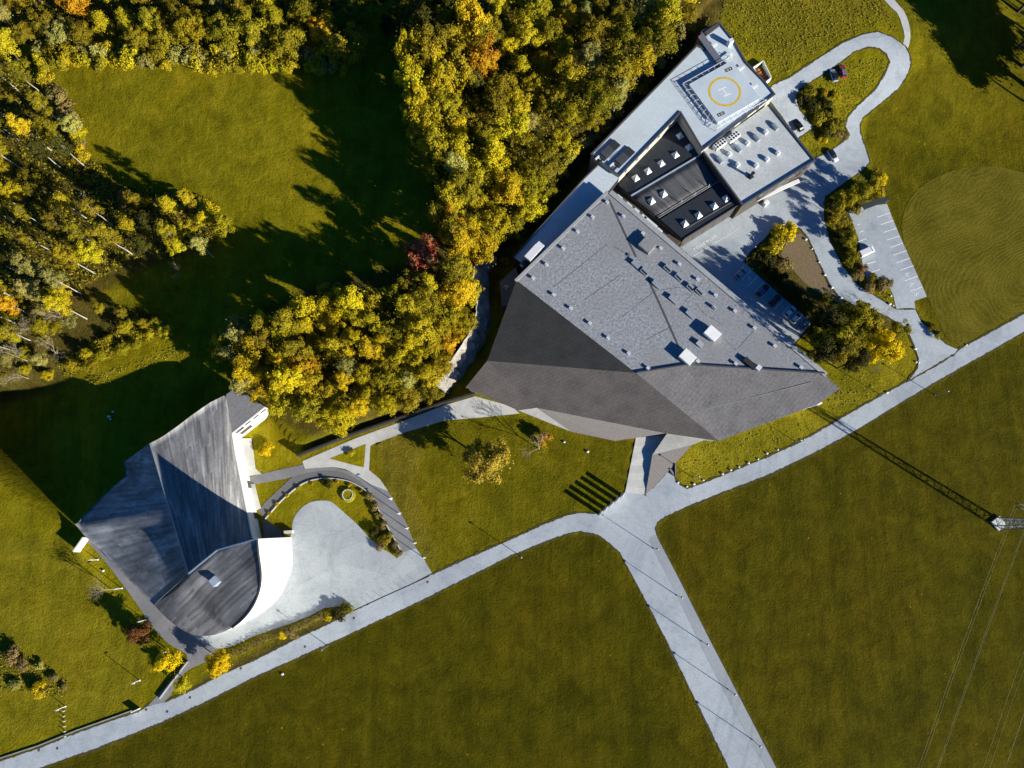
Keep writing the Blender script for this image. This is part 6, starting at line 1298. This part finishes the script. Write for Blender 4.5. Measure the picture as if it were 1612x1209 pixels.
scatter([(590, -40), (690, -40), (650, 60), (640, 100), (600, 40)], 34, pickf({'olive': 3, 'dark green': 2}, {'round': 1}, 0.6, 0.85, 0.8), 6)
LEFT = [(-30, 90), (25, 110), (60, 150), (120, 185), (125, 240), (60, 260), (60, 300), (110, 310), (200, 310), (250, 330), (225, 400), (110, 395), (95, 470), (70, 510), (20, 540), (-30, 560)]
scatter(LEFT, 36, pickf({'yellow green': 1.6, 'gold': 0.7, 'olive': 3.6, 'dark green': 0.8, 'grey green': 1.4, 'orange': 0.25}, {'tall': 4, 'round': 1.2}, 0.75, 1.05, 1.0), 7)
scatter([(250, 300), (340, 320), (362, 355), (330, 385), (250, 390)], 28, pickf({'yellow green': 3, 'gold': 1, 'olive': 2, 'grey green': 2}, {'round': 3, 'tall': 1}, 0.75, 0.95, 1.0), 8)
GLADE = [(95, 578), (140, 545), (185, 522), (215, 500), (250, 508), (262, 525), (225, 540), (170, 562), (110, 595)]
scatter(GLADE, 20, pickf({'yellow green': 4, 'gold': 1, 'olive': 2}, {'round': 1}, 0.42, 0.6, 0.7), 9)
scatter([(0, 440), (90, 445), (115, 490), (95, 530), (70, 575), (0, 595)], 25, pickf({'olive': 3, 'yellow green': 2, 'grey green': 2}, {'round': 1}, 0.5, 0.7, 0.8), 17)
for px, py, k, c, s, sz in [(275, 425, 'bare', 'brown', 0.55, 0.5), (50, 520, 'bare', 'brown', 1.0, 0.95), (90, 500, 'bare', 'brown', 0.9, 0.9), (25, 590, 'bare', 'brown', 0.8, 0.8), (75, 550, 'bare', 'brown', 0.95, 0.9), (140, 325, 'bare', 'brown', 0.8, 0.9), (20, 560, 'bare', 'brown', 0.8, 0.9), (75, 590, 'round', 'gold', 0.5, 0.4), (190, 490, 'round', 'olive', 0.5, 0.5), (155, 485, 'round', 'olive', 0.45, 0.5), (95, 455, 'round', 'gold', 0.7, 0.7), (275, 455, 'round', 'olive', 0.4, 0.4), (435, 545, 'bare', 'brown', 0.6, 0.7), (545, 575, 'tall', 'grey green', 0.8, 0.75), (530, 550, 'bare', 'brown', 0.5, 0.75), (345, 553, 'round', 'yellow green', 0.75, 0.75), (380, 605, 'tall', 'grey green', 0.95, 0.75), (620, 20, 'round', 'olive', 0.6, 0.6)]:
    todo.append((px, py, k, c, s, sz))
plant('broad', 'red', 664, 398, 1.2, 1.5, 'red autumn tree on the meadow edge of the wood', var=2)
RKL = [(706, 622), (728, 594), (756, 552), (774, 505), (771, 440), (784, 408)]
todo += [(716, 362, 'round', 'olive', 0.9, 1.3), (708, 362, 'round', 'yellow green', 0.8, 1.15), (734, 424, 'round', 'yellow green', 0.8, 0.8), (744, 392, 'broad', 'yellow green', 0.75, 0.9), (372, 530, 'tall', 'grey green', 0.95, 1.05), (412, 512, 'tall', 'olive', 0.95, 1.05), (690, 338, 'round', 'olive', 0.8, 1.2)]
todo = [t_ for t_ in todo if np.min(distpoly(np.array([t_[0]]), np.array([t_[1]]), RKL + RKL[-2:0:-1])) > 27]
names = {'round': 'tree', 'broad': 'spreading tree', 'tall': 'slender tree', 'bare': 'bare tree'}
byk = {}
for it in todo: byk.setdefault((near(it[0], it[1]), it[2], it[3]), []).append(it)
NUMW = ['zero', 'one', 'two', 'three', 'four', 'five', 'six', 'seven', 'eight', 'nine', 'ten', 'eleven', 'twelve', 'thirteen', 'fourteen']
ORDW = ['first', 'second', 'third', 'fourth', 'fifth', 'sixth', 'seventh', 'eighth', 'ninth', 'tenth', 'eleventh', 'twelfth']
for (reg, k, c), L_ in byk.items():
    L_ = [(x, y, kk, cc, ss * 1.06, zz * (1.0 if kk == 'tall' else 1.75 if (x < 725 and y < 270 and x > 630) else 1.5 if (x < 790 and y < 430 and x > 630) or (x > 380 and x < 680 and y < 520 and y > 440) or (320 < x < 480 and 480 < y < 600) else 1.0)) for x, y, kk, cc, ss, zz in L_]
    L_.sort()
    for i, (px, py, k, c, s, sz) in enumerate(L_):
        lab = '%s%s %s' % ('' if k == 'bare' else {'yellow green': 'yellowish', 'grey green': 'greyish', 'dark green': 'dark'}.get(c, c) + ' ', names[k], reg)
        if len(L_) == 2: lab += ', ' + ('left of two', 'right of two')[i]
        elif len(L_) > 2: lab += ', %s of %s from left' % (ORDW[min(i, 11)], NUMW[len(L_)])
        plant(k, c, px, py, s, sz, lab, 'trees of the autumn wood')
print('trees', len(todo))
er = random.Random(31); k = 0
for (x0, y0), (x1, y1) in (((40, 104), (130, 92)), ((130, 96), (330, 102)), ((330, 102), (550, 108)), ((60, 84), (560, 90))):
    n_ = int(abs(x1 - x0) / 15)
    for i in range(n_):
        t_ = (i + er.random() * 0.7) / n_; k += 1
        plant('shrub', er.choice(['olive', 'yellow green', 'grey green', 'yellow green']), x0 + (x1 - x0) * t_, y0 + (y1 - y0) * t_ - er.uniform(0, 8), er.uniform(1.4, 2.4), er.uniform(1.5, 2.8), 'shrub on the upper edge of the sunny meadow, number %d from the left' % k, 'shrubs on the upper meadow edge')
k = 0
for (x0, y0), (x1, y1) in (((60, 110), (118, 190)), ((118, 200), (128, 250)), ((190, 310), (350, 330))):
    for i in range(6):
        t_ = (i + er.random() * 0.7) / 6; k += 1
        plant('shrub', er.choice(['gold', 'yellow green', 'olive', 'brown']), x0 + (x1 - x0) * t_, y0 + (y1 - y0) * t_, er.uniform(1.2, 2.2), er.uniform(1.2, 2.2), 'shrub on the left edge of the sunny meadow, number %d from the top' % k, 'shrubs on the left meadow edge')
k = 0
for (x0, y0), (x1, y1) in (((1090, 40), (990, 170)), ((985, 175), (900, 255)), ((895, 262), (830, 365))):
    for i in range(9):
        t_ = (i + er.random() * 0.7) / 9; k += 1
        plant('shrub', er.choice(['olive', 'yellow green', 'brown', 'grey green']), x0 + (x1 - x0) * t_ - er.uniform(0, 14), y0 + (y1 - y0) * t_ - er.uniform(0, 10), er.uniform(1.3, 2.2), er.uniform(1.2, 2.0), 'shrub on the wood edge behind the wing, number %d from the top' % k, 'shrubs on the wood edge behind the wing')
def hedge_thing(label, pts, w_, h_, mat, n_, rnd_):
    base = gp(*pts[len(pts) // 2]); cl_ = []
    P_ = [gp(*q) for q in pts]
    for a_, b_ in zip(P_, P_[1:]):
        m_ = max(1, int((b_ - a_).length / 0.7))
        for i in range(m_): cl_.append((a_.lerp(b_, (i + 0.5) / m_) - base + Vector((rnd_.uniform(-.3, .3) * w_, rnd_.uniform(-.3, .3) * w_, h_ * 0.5)), w_ * rnd_.uniform(0.45, 0.65), h_ / w_))
    me_ = leaves_mesh('hedge', cl_, n_, 0.2, 0.4, rnd_); me_.materials.clear(); me_.materials.append(mat); o_ = bpy.data.objects.new('hedge', me_); COL.objects.link(o_); o_.location = base; tag(o_, label, 'hedge')
hedge_thing('long brownish hedge strip between the forecourt and the road', [(360, 1036), (400, 1014), (440, 995), (480, 981), (512, 966), (540, 957)], 2.2, 1.3, LEAF['brown'], 70, random.Random(3))
# --- low undergrowth of the woods: one mass
def undergrowth():
    rnd = random.Random(21); vs = []; fs = []
    polys = [MAIN1, MAIN2, TOP, [(-30, 90), (120, 185), (130, 250), (250, 300), (350, 340), (330, 390), (230, 400), (100, 470), (-30, 560)], GLADE]
    for poly, n in zip(polys, (5200, 3600, 2600, 3000, 700)):
        xs = [p[0] for p in poly]; ys = [p[1] for p in poly]; c = 0
        U = np.array([rnd.uniform(min(xs), max(xs)) for _ in range(n * 3)]); V = np.array([rnd.uniform(min(ys), max(ys)) for _ in range(n * 3)])
        k = inpoly(U, V, poly)
        for u, v in list(zip(U[k], V[k]))[:n]:
            p = gp(u, v)
            for _ in range(4):
                q = p + Vector((rnd.uniform(-.7, .7), rnd.uniform(-.7, .7), rnd.uniform(0.1, 1.3)))
                nrm = Vector((rnd.uniform(-.7, .7), rnd.uniform(-.7, .7), 1)).normalized(); a = nrm.cross(Vector((rnd.uniform(-1, 1), rnd.uniform(-1, 1), 0.1))).normalized(); b = nrm.cross(a); s = rnd.uniform(0.2, 0.42); kk = len(vs)
                vs += [q - a * s, q - b * s * 0.7, q + a * s, q + b * s * 0.7]; fs.append((kk, kk + 1, kk + 2, kk + 3))
    me = bpy.data.meshes.new('undergrowth'); me.from_pydata([tuple(p) for p in vs], [], fs); me.materials.append(LEAF['olive']); o = bpy.data.objects.new('undergrowth', me); COL.objects.link(o); o['kind'] = 'stuff'
undergrowth()
def tussocks(name, polys, dens, mat, smin, smax, hmax, seed):
    rnd = random.Random(seed); vs = []; fs = []
    for poly, n in zip(polys, dens):
        xs = [p[0] for p in poly]; ys = [p[1] for p in poly]; U = np.array([rnd.uniform(min(xs), max(xs)) for _ in range(n)]); V = np.array([rnd.uniform(min(ys), max(ys)) for _ in range(n)])
        for u, v in zip(U[inpoly(U, V, poly)], V[inpoly(U, V, poly)]):
            p = gp(u, v)
            for _ in range(3):
                q = p + Vector((rnd.uniform(-.35, .35), rnd.uniform(-.35, .35), rnd.uniform(0.05, hmax)))
                nrm = Vector((rnd.uniform(-.7, .9), rnd.uniform(-.9, .6), 1.3)).normalized(); a = nrm.cross(Vector((rnd.uniform(-1, 1), rnd.uniform(-1, 1), 0.1))).normalized(); b = nrm.cross(a); s = rnd.uniform(smin, smax); kk = len(vs)
                vs += [q - a * s, q - b * s * 0.6, q + a * s, q + b * s * 0.6]; fs.append((kk, kk + 1, kk + 2, kk + 3))
    me = bpy.data.meshes.new(name); me.from_pydata([tuple(p) for p in vs], [], fs); me.materials.append(mat); o = bpy.data.objects.new(name, me); COL.objects.link(o); o['kind'] = 'stuff'
LEAF['tussock'] = leaf_material('tussock blades', (0.20, 0.17, 0.010), (0.52, 0.42, 0.045))
tussocks('tall_grass', [[(1140, 0), (1390, 0), (1412, 50), (1380, 42), (1326, 62), (1218, 128), (1205, 88), (1175, 90), (1135, 30)], [(1100, 20), (1130, 30), (1095, 55), (1010, 150), (930, 240), (880, 295), (830, 370), (815, 380), (870, 290), (990, 150)], [(1066, 745), (1110, 700), (1290, 645), (1320, 620), (1300, 580), (1370, 590), (1384, 618), (1209, 712), (1100, 760)], [(596, 700), (600, 702), (600, 700)], [(110, 605), (280, 545), (300, 560), (200, 585), (140, 625)], [(1300, 312), (1385, 262), (1390, 296), (1350, 314), (1333, 330), (1343, 376), (1350, 420), (1360, 446), (1388, 442), (1406, 480), (1380, 463), (1332, 420), (1312, 385), (1300, 350)], [(1250, 150), (1290, 125), (1345, 95), (1395, 90), (1390, 115), (1335, 180), (1325, 215), (1285, 245), (1262, 215), (1285, 205)], [(0, 1010), (40, 1030), (110, 1070), (100, 1098), (30, 1090), (0, 1085)]],
         (2600, 2000, 800, 350, 900, 1500, 1600, 900), LEAF['tussock'], 0.14, 0.32, 0.3, 8)
